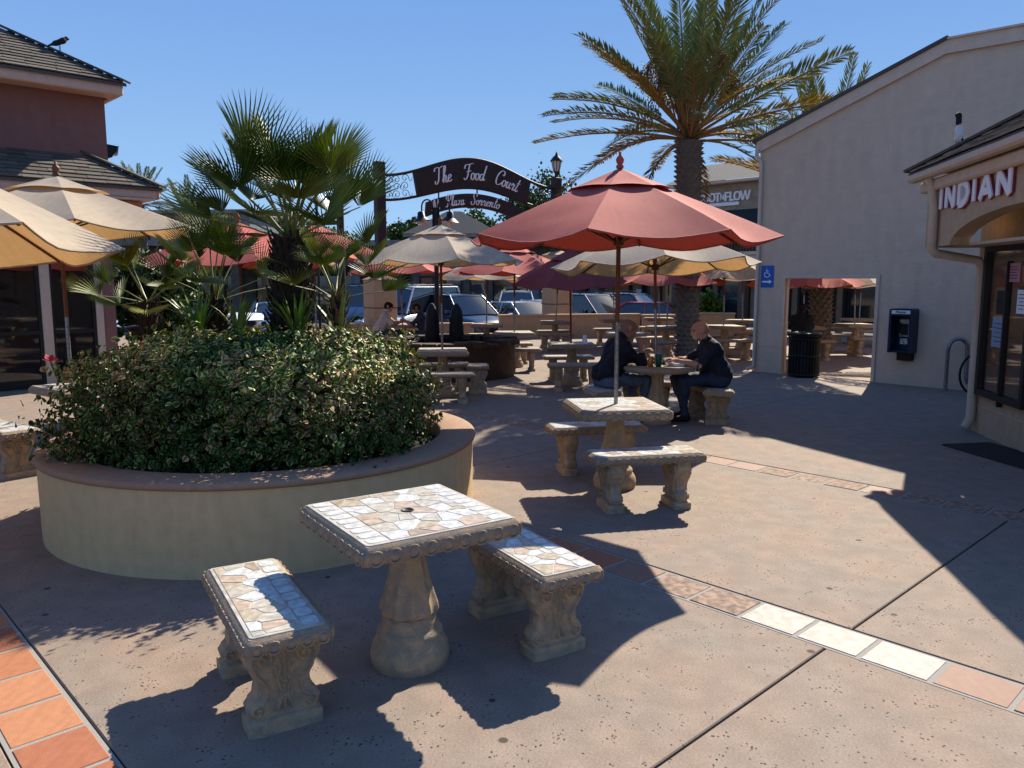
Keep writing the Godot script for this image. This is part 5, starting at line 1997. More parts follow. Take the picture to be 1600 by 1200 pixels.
func shop_block() -> void:
	# the long row of shops across the car park
	var F := frame(Vector3(-24, -0.45, -47), Vector3(1, 0, 0.0))
	var t := thing("shop_row", "long low row of dark shop fronts across the car park", "building", Vector3.ZERO, 0.0, "")
	var s := S(false)
	box(s, Vector3(20, 2.1, -4.1), Vector3(40, 4.2, 8.0), F)
	obj("wall", s, M.far_wall, t)
	s = S(false)
	box(s, Vector3(20, 4.35, -3.9), Vector3(41, 0.32, 9.2), F)
	obj("roof_edge", s, M.far_pale, t)
	s = S(false)
	box(s, Vector3(20, 3.2, 0.7), Vector3(40, 0.35, 1.8), F)
	obj("arcade_beam", s, M.far_wall, t)
	for k in 12:
		s = S(false)
		box(s, Vector3(1.5 + k * 3.4, 1.5, 1.3), Vector3(0.5, 3.05, 0.5), F)
		obj("column", s, M.far_blue if k % 3 == 1 else M.far_wall, t)
	rng.seed = 71
	for k in 11:
		var x := 2.2 + k * 3.4
		window_unit(t, F, x, x + 1.5, 0.1, 2.5, M.car_glass, 0.08)
		var w := window_unit(t, F, x + 1.65, x + 2.5, 0.05, 2.5, M.car_glass, 0.08)
		if k % 2 == 0:
			s = S(false)
			box(s, Vector3(x + 2.05, 1.5, 0.055), Vector3(0.3, 0.4, 0.01), F)
			obj("notice", s, M.paper, w)
	# a taller pavilion with a hipped roof
	F = frame(Vector3(-6.3, -0.45, -44.5), Vector3(1, 0, 0))
	t = thing("pavilion", "pavilion with a dark hipped roof rising behind the sign arch", "building")
	s = S(false)
	box(s, Vector3(3.0, 2.4, -1.5), Vector3(4.4, 4.8, 3.0), F)
	obj("wall", s, M.far_wall, t)
	s = S(false)
	var a := [Vector3(0.3, 4.75, 0.5), Vector3(5.7, 4.75, 0.5), Vector3(5.7, 4.75, -3.6), Vector3(0.3, 4.75, -3.6)]
	var e := [Vector3(2.6, 6.1, -1.5), Vector3(3.4, 6.1, -1.5)]
	for q in [[a[0], a[1], e[1], e[0]], [a[2], a[3], e[0], e[1]]]: quad(s, F * q[0], F * q[1], F * q[2], F * q[3])
	tri(s, F * a[1], F * a[2], F * e[1])
	tri(s, F * a[3], F * a[0], F * e[0])
	var r := obj("roof", s, M.roof_grey, t)
	s = S(false)
	box(s, Vector3(3.0, 4.66, -1.55), Vector3(5.3, 0.17, 4.0), F)
	obj("fascia", s, M.far_pale, r)
	for x in [1.2, 2.6, 4.0]: window_unit(t, F, x, x + 0.9, 0.4, 2.4, M.car_glass, 0.1)
	# blue grey building at the far left
	F = frame(Vector3(-27, -0.45, -52), Vector3(1, 0, 0.1))
	t = thing("office_block", "blue grey building with a pale parapet behind the palms at left", "building")
	s = S(false)
	box(s, Vector3(5.0, 3.2, -4), Vector3(11, 6.4, 8), F)
	obj("wall", s, M.far_blue, t)
	s = S(false)
	box(s, Vector3(5.0, 6.5, -3.9), Vector3(11.6, 0.22, 8.8), F)
	obj("parapet", s, M.far_pale, t)
	for k in 6: window_unit(t, F, 0.4 + k * 1.7, 1.6 + k * 1.7, 4.0, 5.4, M.car_glass, 0.08)
	# the two storey block at the right, behind the tables
	F = frame(un(-19.0, 27.3), U)
	t = thing("studio_building", "grey two storey studio with a dark awning behind the date palm", "building")
	s = S(false)
	box(s, Vector3(8.0, 2.7, -3), Vector3(16, 5.4, 6), F)
	obj("wall", s, M.far_pale, t)
	s = S(false)
	prism(s, PackedVector2Array([Vector2(-0.3, 5.42), Vector2(16, 5.42), Vector2(16, 5.5), Vector2(-0.3, 5.5)]), -6.2, 0.45, F)
	obj("fascia", s, M.grey_trim, t)
	s = S(false)
	quad(s, F * Vector3(-0.35, 5.51, 0.5), F * Vector3(16, 5.51, 0.5), F * Vector3(16, 6.6, -2.5), F * Vector3(-0.35, 6.6, -2.5))
	quad(s, F * Vector3(-0.35, 5.51, 0.5), F * Vector3(-0.35, 6.6, -2.5), F * Vector3(-0.35, 5.51, -6.2), F * Vector3(-0.35, 5.51, -6.2))
	obj("roof", s, M.roof_grey, t)
	s = S(false)
	quad(s, F * Vector3(0.9, 4.42, 0.05), F * Vector3(4.2, 4.42, 0.05), F * Vector3(4.2, 3.55, 1.1), F * Vector3(0.9, 3.55, 1.1))
	quad(s, F * Vector3(0.9, 3.55, 1.1), F * Vector3(4.2, 3.55, 1.1), F * Vector3(4.2, 3.3, 1.1), F * Vector3(0.9, 3.3, 1.1))
	tri(s, F * Vector3(4.2, 4.42, 0.05), F * Vector3(4.2, 3.3, 1.1), F * Vector3(4.2, 3.3, 0.05))
	tri(s, F * Vector3(0.9, 4.42, 0.05), F * Vector3(0.9, 3.3, 1.1), F * Vector3(0.9, 3.3, 0.05))
	obj("awning", s, M.awning, t)
	s = S(false)
	box(s, Vector3(6, 2.75, 0.6), Vector3(14, 0.12, 1.2), F)
	box(s, Vector3(6, 2.42, 1.1), Vector3(14, 0.5, 0.1), F)
	obj("balcony", s, M.grey_trim, t)
	for k in 60:
		s = S(false)
		box(s, Vector3(-0.8 + k * 0.12, 3.0, 1.15), Vector3(0.025, 0.38, 0.025), F)
		obj("baluster", s, M.dark_metal, t)
	s = S(false)
	box(s, Vector3(2.7, 3.2, 1.15), Vector3(7.2, 0.04, 0.04), F)
	obj("handrail", s, M.dark_metal, t)
	for k in 9: window_unit(t, F, 0.4 + k * 1.65, 1.7 + k * 1.65, 0.35, 2.1, M.car_glass, 0.09)
	for k in 5:
		s = S(false)
		box(s, Vector3(0.8 + k * 2.9, 1.1, 1.05), Vector3(0.28, 2.2, 0.28), F)
		obj("post", s, M.far_wall, t)
	t = thing("studio_sign", "sign reading ROOT N FLOW with a pale disc on the grey studio", "sign", Vector3.ZERO)
	s = S()
	lathe(s, [Vector2(0.0, 0.08), Vector2(0.19, 0.08), Vector2(0.19, 0.0)], 20, F * Transform3D(Basis(Vector3.RIGHT, PI / 2), Vector3(0.75, 4.83, 0.004)))
	obj("disc", s, M.white, t)
	for k in 11:
		var ch: String = "ROOT"[k] if k < 4 else ("N" if k == 5 else ("FLOW"[k - 7] if k > 6 else ""))
		if ch == "": continue
		var small := k == 5
		label_text("letter", ch, 0.2 if small else 0.34, 0.08, M.white, t, F * Transform3D(Basis(), Vector3([1.12, 1.37, 1.64, 1.89, 0, 2.09, 0, 2.28, 2.48, 2.72, 3.06][k], 4.93, 0.05)))
	s = S(false)
	box(s, Vector3(2.05, 4.66, 0.04), Vector3(1.5, 0.14, 0.07), F, 0.02)
	obj("strap_line", s, M.white, t)
	t = thing("shop_sign", "purple lettering on the fascia under the balcony beside the grey wall", "sign", Vector3.ZERO)
	for q in [["e", 2.5, M.white], ["Y", 2.95, M.letter_side], ["o", 3.25, M.letter_side]]:
		label_text("letter", q[0], 0.3, 0.06, q[2], t, F * Transform3D(Basis(), Vector3(q[1], 2.4, 1.19)))

func low_wall(label: String, a: Vector3, b: Vector3, h: float) -> void:
	var t := thing("low_wall", label, "wall", a, 0.0, "low tan walls round the car park")
	var d := b - a
	var F := frame(Vector3.ZERO, d)
	var s := S(false)
	box(s, Vector3(d.length() / 2, h / 2 - 0.26, 0), Vector3(d.length(), h + 0.5, 0.28), F)
	obj("wall", s, M.low_wall, t)
	s = S(false)
	box(s, Vector3(d.length() / 2, h + 0.02, 0), Vector3(d.length() + 0.04, 0.06, 0.34), F, 0.012)
	obj("coping", s, M.low_wall, t)

func pillar(label: String, at: Vector3, h: float, w: float) -> void:
	var t := thing("gate_pillar", label, "pillar", at, 0.6, "gate pillars under the sign arch")
	var s := S(false)
	box(s, Vector3(0, h / 2 - 0.25, 0), Vector3(w, h + 0.5, w), Transform3D(), 0.01)
	obj("shaft", s, M.low_wall, t)
	s = S(false)
	box(s, Vector3(0, 1.0, 0), Vector3(w + 0.012, 0.025, w + 0.012))
	obj("joint_line", s, M.joint, t)
	s = S(false)
	for k in 4:
		var a := k * PI / 2 + PI / 4
		var r := w * 0.76
		tri_out(s, Vector3(cos(a) * r, h + 0.003, sin(a) * r), Vector3(cos(a + PI / 2) * r, h + 0.003, sin(a + PI / 2) * r), Vector3(0, h + 0.2, 0), Vector3(0, h, 0))
	obj("cap", s, M.cap, t)

func sign_arch() -> void:
	var A := Vector3(-3.75, 0, -23.0)
	var d := Vector3(5.2, 0, -3.6)
	var F := frame(A, d)
	var L := d.length()
	var t := thing("sign_arch", "brown arched sign between posts reading The Food Court At Plaza Sorrento", "sign", Vector3.ZERO)
	var s := S(false)
	for x in [0.0, L]:
		s = S(false)
		box(s, Vector3(x, 2.85, 0), Vector3(0.27, 4.5, 0.27), F, 0.015)
		obj("post", s, M.sign_brown, t)
	var top := func(x: float) -> float: return 4.74 + 0.69 * pow(sin(PI * x / L), 2)
	var bot := func(x: float) -> float: return 4.05 + 0.52 * pow(sin(PI * x / L), 2)
	for q in [top, bot]:
		s = S()
		var line := []
		for k in 31: line.append(F * Vector3(0.13 + (L - 0.26) * k / 30.0, q.call(0.13 + (L - 0.26) * k / 30.0), 0))
		tube(s, line, 0.045, 6)
		obj("rail", s, M.sign_brown, t)
	var poly := PackedVector2Array()
	for k in 25: poly.append(Vector2(1.07 + (L - 2.14) * k / 24.0, top.call(1.07 + (L - 2.14) * k / 24.0)))
	for k in 25:
		var x: float = lerpf(L - 1.2, 1.2, k / 24.0)
		poly.append(Vector2(x, bot.call(x)))
	s = S(false)
	prism(s, poly, -0.06, 0.06, F, 0.0)
	var panel := obj("panel", s, M.sign_brown, t)
	var b1 := func(x: float) -> float: return bot.call(x) + 0.24 + (top.call(x) - bot.call(x) - 0.86) * 0.3
	var FZ := F * Transform3D(Basis(), Vector3(0, 0, 0.062))
	script_text("The", 1.74, 0.46, 0.74, 1.0, b1, FZ, panel)
	script_text("Food", 2.72, 0.46, 0.78, 1.0, b1, FZ, panel)
	script_text("Court", 3.84, 0.46, 0.76, 1.0, b1, FZ, panel)
	# lower board
	var mid := L / 2
	var t2 := func(x: float) -> float: return 4.40 - 0.36 * pow((x - mid) / 1.72, 2)
	poly = PackedVector2Array()
	for k in 21: poly.append(Vector2(mid - 1.68 + 3.36 * k / 20.0, t2.call(mid - 1.68 + 3.36 * k / 20.0)))
	for k in 21:
		var x: float = mid + 1.72 - 3.44 * k / 20.0
		poly.append(Vector2(x, t2.call(x) - 0.40 - 0.02))
	s = S(false)
	prism(s, poly, -0.04, 0.04, F, 0.0)
	var board := obj("lower_board", s, M.sign_brown, t)
	var b2 := func(x: float) -> float: return t2.call(x) - 0.33
	FZ = F * Transform3D(Basis(), Vector3(0, 0, 0.042))
	script_text("At", 1.66, 0.34, 0.66, 1.0, b2, FZ, board)
	script_text("Plaza", 2.12, 0.34, 0.76, 1.0, b2, FZ, board)
	script_text("Sorrento", 2.98, 0.34, 0.84, 1.0, b2, FZ, board)
	for x in [mid - 1.25, mid + 0.1, mid + 1.3]:
		s = S()
		tube(s, [F * Vector3(x, t2.call(x) - 0.02, 0), F * Vector3(x, bot.call(x) + 0.02, 0)], 0.025, 6)
		obj("hanger", s, M.sign_brown, t)
	# wrought scrolls at both ends
	for e in 2:
		for i in 3:
			for j in 3:
				var x := 0.27 + i * 0.27
				if e: x = L - x
				var y := lerpf(bot.call(x) + 0.14, top.call(x) - 0.14, j / 2.0)
				s = S()
				var line := []
				var turn := 1.0 if (i + j) % 2 == 0 else -1.0
				for k in 22:
					var a := k / 21.0 * 2.4 * PI
					var r := lerpf(0.125, 0.02, k / 21.0)
					line.append(F * Vector3(x + cos(a * turn) * r * turn, y + sin(a) * r, 0))
				tube(s, line, 0.011, 4)
				var ln2 := []
				for k in 9:
					var a := -k / 8.0 * 1.2 * PI
					ln2.append(F * Vector3(x + (0.125 + 0.05 - cos(a) * 0.05) * turn, y + sin(a) * 0.06, 0))
				tube(s, ln2, 0.009, 4)
				obj("scroll", s, M.iron, t)
	# lantern on the right post
	t = thing("lantern", "black pointed lantern on top of the right post of the sign arch", "lantern", F * Vector3(L, 5.1, 0))
	s = S()
	lathe(s, [Vector2(0.1, 0.0), Vector2(0.06, 0.05), Vector2(0.05, 0.12), Vector2(0.09, 0.18), Vector2(0.1, 0.2)], 8)
	obj("base", s, M.iron, t)
	s = S()
	lathe(s, [Vector2(0.09, 0.2), Vector2(0.16, 0.52), Vector2(0.15, 0.54)], 8)
	obj("glass", s, M.lamp_glass, t)
	s = S()
	lathe(s, [Vector2(0.21, 0.52), Vector2(0.2, 0.55), Vector2(0.12, 0.66), Vector2(0.05, 0.72), Vector2(0.03, 0.78), Vector2(0.0, 0.88)], 8)
	obj("roof", s, M.iron, t)
	for k in 8:
		s = S()
		var a := TAU * k / 8
		tube(s, [Vector3(cos(a) * 0.093, 0.2, sin(a) * 0.093), Vector3(cos(a) * 0.163, 0.53, sin(a) * 0.163)], 0.012, 4)
		obj("bar", s, M.iron, t)

func street_lamp() -> void:
	var t := thing("street_lamp", "black pole with two gooseneck bell lamps above the beige umbrella", "street lamp", Vector3(-1.6, 0, -17.0))
	var s := S()
	tube(s, [Vector3(0, 0, 0), Vector3(0, 3.3, 0)], 0.05, 8)
	obj("pole", s, M.iron, t)
	for sd in [-1.0, 1.0]:
		s = S()
		var line := [Vector3(0.06 * sd, 2.6, 0), Vector3(0.06 * sd, 3.25, 0)]
		for k in 9:
			var a := PI * k / 8.0
			line.append(Vector3((0.06 + 0.115 - cos(a) * 0.115) * sd, 3.32 + sin(a) * 0.14, 0.05))
		line.append(Vector3(0.29 * sd, 3.2, 0.05))
		tube(s, line, 0.018, 6)
		obj("gooseneck", s, M.iron, t)
		s = S()
		var L := Transform3D(Basis(Vector3(0, 0, 1), -0.1 * sd), Vector3(0.29 * sd, 3.0, 0.05))
		lathe(s, [Vector2(0.03, 0.22), Vector2(0.07, 0.2), Vector2(0.085, 0.1), Vector2(0.13, 0.06), Vector2(0.21, 0.0)], 18, L)
		var sh := obj("bell_shade", s, M.dark_metal, t)
		s = S()
		lathe(s, [Vector2(0.205, -0.002), Vector2(0.12, 0.05), Vector2(0.06, 0.08)], 18, L)
		obj("white_lining", s, M.white, sh)
		s = S()
		lathe(s, [Vector2(0.05, 0.03), Vector2(0.07, -0.03), Vector2(0.05, -0.08), Vector2(0.0, -0.1)], 12, L)
		obj("globe", s, M.lamp_glass, sh)

func fountain() -> void:
	var c := Vector3(-1.15, 0, -15.1)
	var t := thing("fountain", "low round fountain basin of dark rough stone with water", "fountain", c)
	rng.seed = 33
	var n := noise(14, 2.0, 3)
	var s := S()
	for i in 6:
		for k in 60:
			var f := func(a: int, b: int) -> Vector3:
				var an := TAU * b / 60.0
				var o := Vector3(cos(an), 0, sin(an))
				return o * (1.2 + 0.05 * n.get_noise_3d(o.x * 3, a * 0.4, o.z * 3)) + Vector3(0, 0.62 * a / 6.0, 0)
			quad(s, f.call(i, k), f.call(i, k + 1), f.call(i + 1, k + 1), f.call(i + 1, k))
	obj("wall", s, M.rock, t)
	for k in 26:
		s = S(false)
		var a0 := TAU * k / 26.0
		var st := PackedVector2Array()
		for q in [[0.0, 1.27], [0.5, 1.3], [0.96, 1.27], [0.96, 0.92], [0.5, 0.9], [0.0, 0.93]]:
			var a: float = a0 + TAU / 26.0 * q[0] + 0.01
			var r: float = q[1] + rng.randf_range(-0.03, 0.03)
			st.append(Vector2(cos(a) * r, sin(a) * r))
		prism(s, st, 0.6, 0.66 + rng.randf() * 0.05, Transform3D(Basis(Vector3(1, 0, 0), Vector3(0, 0, 1), Vector3(0, 1, 0)), Vector3.ZERO), 0.012)
		obj("cap_stone", s, M.rock, t)
	s = S()
	lathe(s, [Vector2(0.0, 0.5), Vector2(1.1, 0.5)], 40)
	obj("water", s, M.water, t)
	for q in [[-0.36, "left"], [0.1, "right"]]:
		var p := thing("fountain_stone", "rough black standing stone in the fountain, the %s one of the pair" % q[1], "stone", c + Vector3(q[0], 0.45, 0.1), 0.3, "standing stones of the fountain")
		s = S()
		for i in 12:
			for k in 18:
				var f := func(a: int, b: int) -> Vector3:
					var an := TAU * b / 18.0
					var h := a / 12.0
					var r := 0.135 * (1.0 - pow(h, 7) * 0.75) * (1.0 + 0.22 * n.get_noise_3d(cos(an) * 2, h * 9 + q[0] * 9, sin(an) * 2))
					return Vector3(cos(an) * r, 0.9 * h, sin(an) * r * 0.9)
				quad(s, f.call(i, k), f.call(i, k + 1), f.call(i + 1, k + 1), f.call(i + 1, k))
		lathe(s, [Vector2(0.034, 0.9), Vector2(0.0, 0.915)], 18)
		obj("rock", s, M.black_rock, p)


# ---------------------------------------------------------------- everything
func _ready() -> void:
	var cam := Camera3D.new()
	cam.name = "camera"
	cam.position = Vector3(0, 1.8, 0)
	cam.rotation_degrees = Vector3(-7.49, 0, 0)
	cam.fov = 51.64
	cam.near = 0.05
	cam.far = 900
	add_child(cam)
	var env := Environment.new()
	env.background_mode = Environment.BG_SKY
	var sky := ProceduralSkyMaterial.new()
	sky.sky_top_color = Color(0.232, 0.362, 0.566)
	sky.sky_horizon_color = Color(0.45, 0.565, 0.66)
	sky.sky_curve = 0.17
	sky.sky_energy_multiplier = 1.0
	sky.ground_bottom_color = Color(0.25, 0.22, 0.2)
	sky.ground_horizon_color = Color(0.5, 0.52, 0.55)
	sky.sun_angle_max = 48.0
	sky.sun_curve = 0.13
	env.sky = Sky.new()
	env.sky.sky_material = sky
	env.tonemap_mode = Environment.TONE_MAPPER_LINEAR
	env.tonemap_exposure = 2.6
	env.sdfgi_enabled = true
	env.ssao_enabled = true
	env.ssil_enabled = true
	var we := WorldEnvironment.new()
	we.name = "world"
	we.environment = env
	add_child(we)
	var sun := DirectionalLight3D.new()
	sun.name = "sun"
	var az := deg_to_rad(28.0)
	var el := deg_to_rad(39.5)
	var to := Vector3(sin(az) * cos(el), sin(el), -cos(az) * cos(el))
	sun.basis = Basis.looking_at(-to, Vector3.UP)
	sun.light_energy = 1.2
	sun.light_color = Color(1.0, 0.96, 0.89)
	sun.light_angular_distance = 0.5
	sun.shadow_enabled = true
	add_child(sun)

	make_materials()
	M.date_fruit = mat(Color(0.22, 0.075, 0.03), 0.6)

	plaza()
	planter()
	gable_building()
	restaurant_right()
	cafe_left()
	shop_block()
	low_wall("low tan wall in front of the parked cars, between pillar and red car", Vector3(-0.4, 0, -24.6), Vector3(4.05, 0, -25.4), 0.68)
	low_wall("low tan wall behind the tables, left of the date palm trunk", Vector3(4.15, 0, -25.2), Vector3(5.3, 0, -25.3), 0.66)
	low_wall("low tan wall behind the tables, right of the date palm trunk", Vector3(5.75, 0, -25.3), Vector3(7.0, 0, -25.0), 0.72)
	low_wall("low tan wall behind the two seated people, left of the fountain", Vector3(-4.6, 0, -22.6), Vector3(-1.1, 0, -22.9), 0.52)
	pillar("short tan pillar with a pointed cap under the left post of the sign arch", Vector3(-3.8, 0, -23.0), 1.8, 0.72)
	pillar("tall tan pillar under the right post of the sign arch", Vector3(1.5, 0, -26.6), 2.6, 0.72)
	sign_arch()
	street_lamp()
	fountain()
	var s := S()
	tube(s, [Vector3(0, -0.4, 0), Vector3(0, 4.9, 0)], 0.13, 8)
	tag(obj("sign_post", s, M.sign_brown), "brown post standing behind the tall fan palm, left of the sign arch", "post").position = Vector3(-5.95, 0, -28.0)
	s = S()
	tube(s, [Vector3(0, -0.4, 0), Vector3(0, 5.1, 0)], 0.05, 8)
	tag(obj("light_pole", s, M.iron), "thin black pole rising behind the tall fan palm trunk", "pole").position = Vector3(-7.0, 0, -29.0)

	# the two tiled sets in front
	square_table("square table with a mosaic of white and peach stone pieces, nearest to us", Vector3(-0.486, 0, -3.586), -0.981, "mosaic")
	bench("mosaic topped bench half in shadow, left of the mosaic table", Vector3(-1.08, 0, -3.29), -1.042, "mosaic")
	bench("mosaic topped bench tucked against the right side of the mosaic table", Vector3(0.06, 0, -3.93), -1.042, "mosaic")
	square_table("square pale topped table under the big red umbrella", Vector3(0.90, 0, -6.80), -1.425 + PI / 2, "worn")
	bench("bench in front of the table under the big red umbrella", Vector3(1.05, 0, -6.17), 0.204, "worn")
	bench("bench behind the table under the big red umbrella", Vector3(0.79, 0, -7.375), 0.194, "worn")
	umbrella("big red umbrella with a vented top over the pale topped table", Vector3(0.90, 0, -6.80), "red", 2.15, 2.69, 1.32, 0.1, "market umbrellas", Vector2.ZERO, 0.72)
	# the left edge
	square_table("table under the beige umbrella by the cafe windows", Vector3(-4.37, 0, -8.05), -0.64, "far")
	bench("bench at the left edge of the photo beside the round planter", Vector3(-4.78, 0, -7.3), -0.64, "worn")
	umbrella("beige umbrella with a wooden finial in front of the cafe roof", Vector3(-4.34, 0, -7.75), "beige", 2.30, 2.75, 1.34, 0.2, "market umbrellas", Vector2(0.0, 0.0), 0.72)
	umbrella("beige umbrella cut off by the left edge of the photo, nearest to us", Vector3(-3.86, 0, -4.42), "beige", 2.05, 2.75, 1.5, 0.04, "market umbrellas", Vector2(-0.075, -0.0), 0.0)

	# the round table and its two diners
	var rc := Vector3(1.83, 0, -9.9)
	var t := thing("round_table", "round stone table between the two men in dark shirts", "table", rc)
	s = S()
	lathe(s, [Vector2(0.0, 0.655), Vector2(0.4, 0.66), Vector2(0.44, 0.69), Vector2(0.44, 0.715), Vector2(0.42, 0.73), Vector2(0.0, 0.732)], 40)
	obj("tabletop", s, M.rim, t)
	use("pedestal", T.pedestal, t)
	use("foot", T.foot, t)
	curved_bench("curved bench at the left of the round table, under the man seen from behind", rc, 150, 222)
	curved_bench("curved bench at the right of the round table, under the man in glasses", rc, -52, 20)
	curved_bench("curved bench on the far side of the round table", rc, 240, 300)
	umbrella("beige umbrella over the round table with the two men", rc, "beige", 1.99, 2.52, 1.3, 0.3, "market umbrellas", Vector2(-0.07, 0.0), 0.72)
	var skin := Color(0.40, 0.215, 0.15)
	var pal := [skin, Color(0.010, 0.014, 0.026), Color(0.022, 0.032, 0.06), Color(0.01, 0.01, 0.011), Color(0.30, 0.17, 0.125), Color(0.38, 0.28, 0.24)]
	person("bald man in glasses and a dark shirt eating at the right of the round table", Vector3(2.6, 0, -10.05), Vector3(-1, 0, 0.12), {
		"chest": [0.08, 0.93], "head": [0.235, 1.165, 0.0], "face": [1, -0.22, 0], "glasses": true, "rolled": true,
		"elbow_l": [0.32, 0.74, -0.24], "hand_l": [0.57, 0.80, -0.12], "elbow_r": [0.3, 0.76, 0.24], "hand_r": [0.56, 0.79, 0.12],
		"knee_l": [0.48, 0.54, -0.13], "knee_r": [0.48, 0.54, 0.13], "ankle_l": [0.44, 0.12, -0.13], "ankle_r": [0.36, 0.12, 0.14]}, pal, 0.016)
	pal = [skin * 0.85, Color(0.008, 0.010, 0.016), Color(0.075, 0.10, 0.155), Color(0.02, 0.02, 0.02), Color(0.20, 0.125, 0.095), Color(0.28, 0.17, 0.13)]
	person("man in a black shirt seen from behind at the left of the round table", Vector3(1.22, 0, -10.0), Vector3(0.85, 0, -0.32), {
		"chest": [0.13, 0.95], "head": [0.27, 1.185, 0.03], "face": [1, -0.15, 0.1], "cap": 4,
		"elbow_l": [0.42, 0.75, -0.22], "hand_l": [0.55, 0.86, -0.1], "elbow_r": [0.37, 0.75, 0.23], "hand_r": [0.40, 0.97, 0.1],
		"knee_l": [0.47, 0.53, -0.15], "knee_r": [0.48, 0.53, 0.16], "ankle_l": [0.42, 0.12, -0.15], "ankle_r": [0.42, 0.12, 0.16]}, pal, 0.016)
	for q in [["soda_can", "orange drink can on the round table beside the green can", Color(0.5, 0.16, 0.02), Vector3(-0.12, 0, 0.16), 0.032, 0.13], ["soda_can", "tall green drink can on the round table", Color(0.01, 0.09, 0.05), Vector3(-0.02, 0, 0.15), 0.036, 0.16]]:
		s = S()
		var r: float = q[4]
		var h: float = q[5]
		lathe(s, [Vector2(0.0, 0.0), Vector2(r * 0.8, 0.0), Vector2(r, 0.008), Vector2(r, h - 0.012), Vector2(r * 0.82, h), Vector2(0.0, h - 0.003)], 16)
		tag(obj(q[0], s, mat(q[2], 0.3, null, null, 1, 0, 0.4)), q[1], "can", "cans on the round table").position = rc + q[3] + Vector3(0, 0.733, 0)
	for q in [["white foam food box open on the round table before the man in glasses", Vector3(0.24, 0.0, 0.02)], ["green food carton on the far side of the round table", Vector3(0.1, 0.0, -0.22)]]:
		t = thing("food_box", q[0], "box", rc + q[1] + Vector3(0, 0.733, 0), 0.3)
		s = S()
		sweep_rect(s, 0.1, 0.1, 0.02, [Vector2(0.02, 0), Vector2(0.0, 0.035), Vector2(0.006, 0.037), Vector2(0.02, 0.012)])
		var bm: Material = M.white if q[1].x > 0.2 else mat(Color(0.02, 0.16, 0.07), 0.6)
		obj("tray", s, bm, t)
		s = S(false)
		box(s, Vector3(0, 0.07, -0.115), Vector3(0.2, 0.1, 0.012), Transform3D(Basis(Vector3.RIGHT, -0.4), Vector3.ZERO), 0.004)
		obj("lid", s, bm, t)

	# planting in the round planter
	hedge()
	var fr := []
	rng.seed = 404
	for i in 34:
		var q := i / 34.0
		fr.append([fmod(i * 137.5, 360.0), lerpf(12, 80, pow(q, 0.95)) + rng.randf_range(-8, 8), rng.randf_range(0.85, 1.12), [0, 1, 0, 1, 2][i % 5]])
	fan_palm("tall fan palm with a thick shaggy trunk in the middle of the planter", Vector3(-1.80, 0.5, -6.3), Vector3(-1.73, 2.12, -6.3), 0.175, fr, 1)
	fr = []
	for i in 14:
		fr.append([fmod(i * 137.5 + 40, 360.0), lerpf(18, 80, i / 14.0) + rng.randf_range(-8, 8), rng.randf_range(0.64, 0.8), [0, 1, 1, 2][i % 4]])
	fan_palm("short fan palm with an orange fibre trunk at the left of the planter", Vector3(-2.36, 0.5, -6.45), Vector3(-2.40, 1.64, -6.45), 0.10, fr, 2)
	fr = []
	for i in 11:
		fr.append([fmod(i * 137.5 + 75, 360.0), lerpf(10, 68, i / 11.0) + rng.randf_range(-8, 8), rng.randf_range(0.6, 0.76), [1, 2, 1, 0][i % 4]])
	fan_palm("small fan palm with bright fans at the right of the planter", Vector3(-1.40, 0.5, -6.35), Vector3(-1.40, 1.66, -6.35), 0.065, fr, 3)
	fr = []
	for i in 12:
		fr.append([fmod(i * 137.5 + 20, 360.0), lerpf(-16, 60, i / 12.0), rng.randf_range(0.75, 0.95), [1, 2, 1, 0][i % 4]])
	fan_palm("fan palm with a dark trunk standing behind the planter near the cafe column", Vector3(-4.25, 0.0, -9.3), Vector3(-4.25, 1.55, -9.3), 0.13, fr, 4)
	strap_plant("clump of upright sword leaves at the foot of the short left palm", Vector3(-2.45, 1.3, -6.2), 26, 0.5, 5)
	strap_plant("clump of bright sword leaves between the left palm and the tall palm", Vector3(-2.12, 1.34, -6.15), 24, 0.4, 6, Color(0.14, 0.18, 0.04))
	strap_plant("clump of broad green sword leaves at the foot of the tall palm", Vector3(-1.62, 1.3, -6.0), 34, 0.45, 7)
	strap_plant("few yellow green sword leaves at the right end of the shrub", Vector3(-1.3, 1.3, -5.95), 9, 0.45, 8, Color(0.16, 0.19, 0.04))

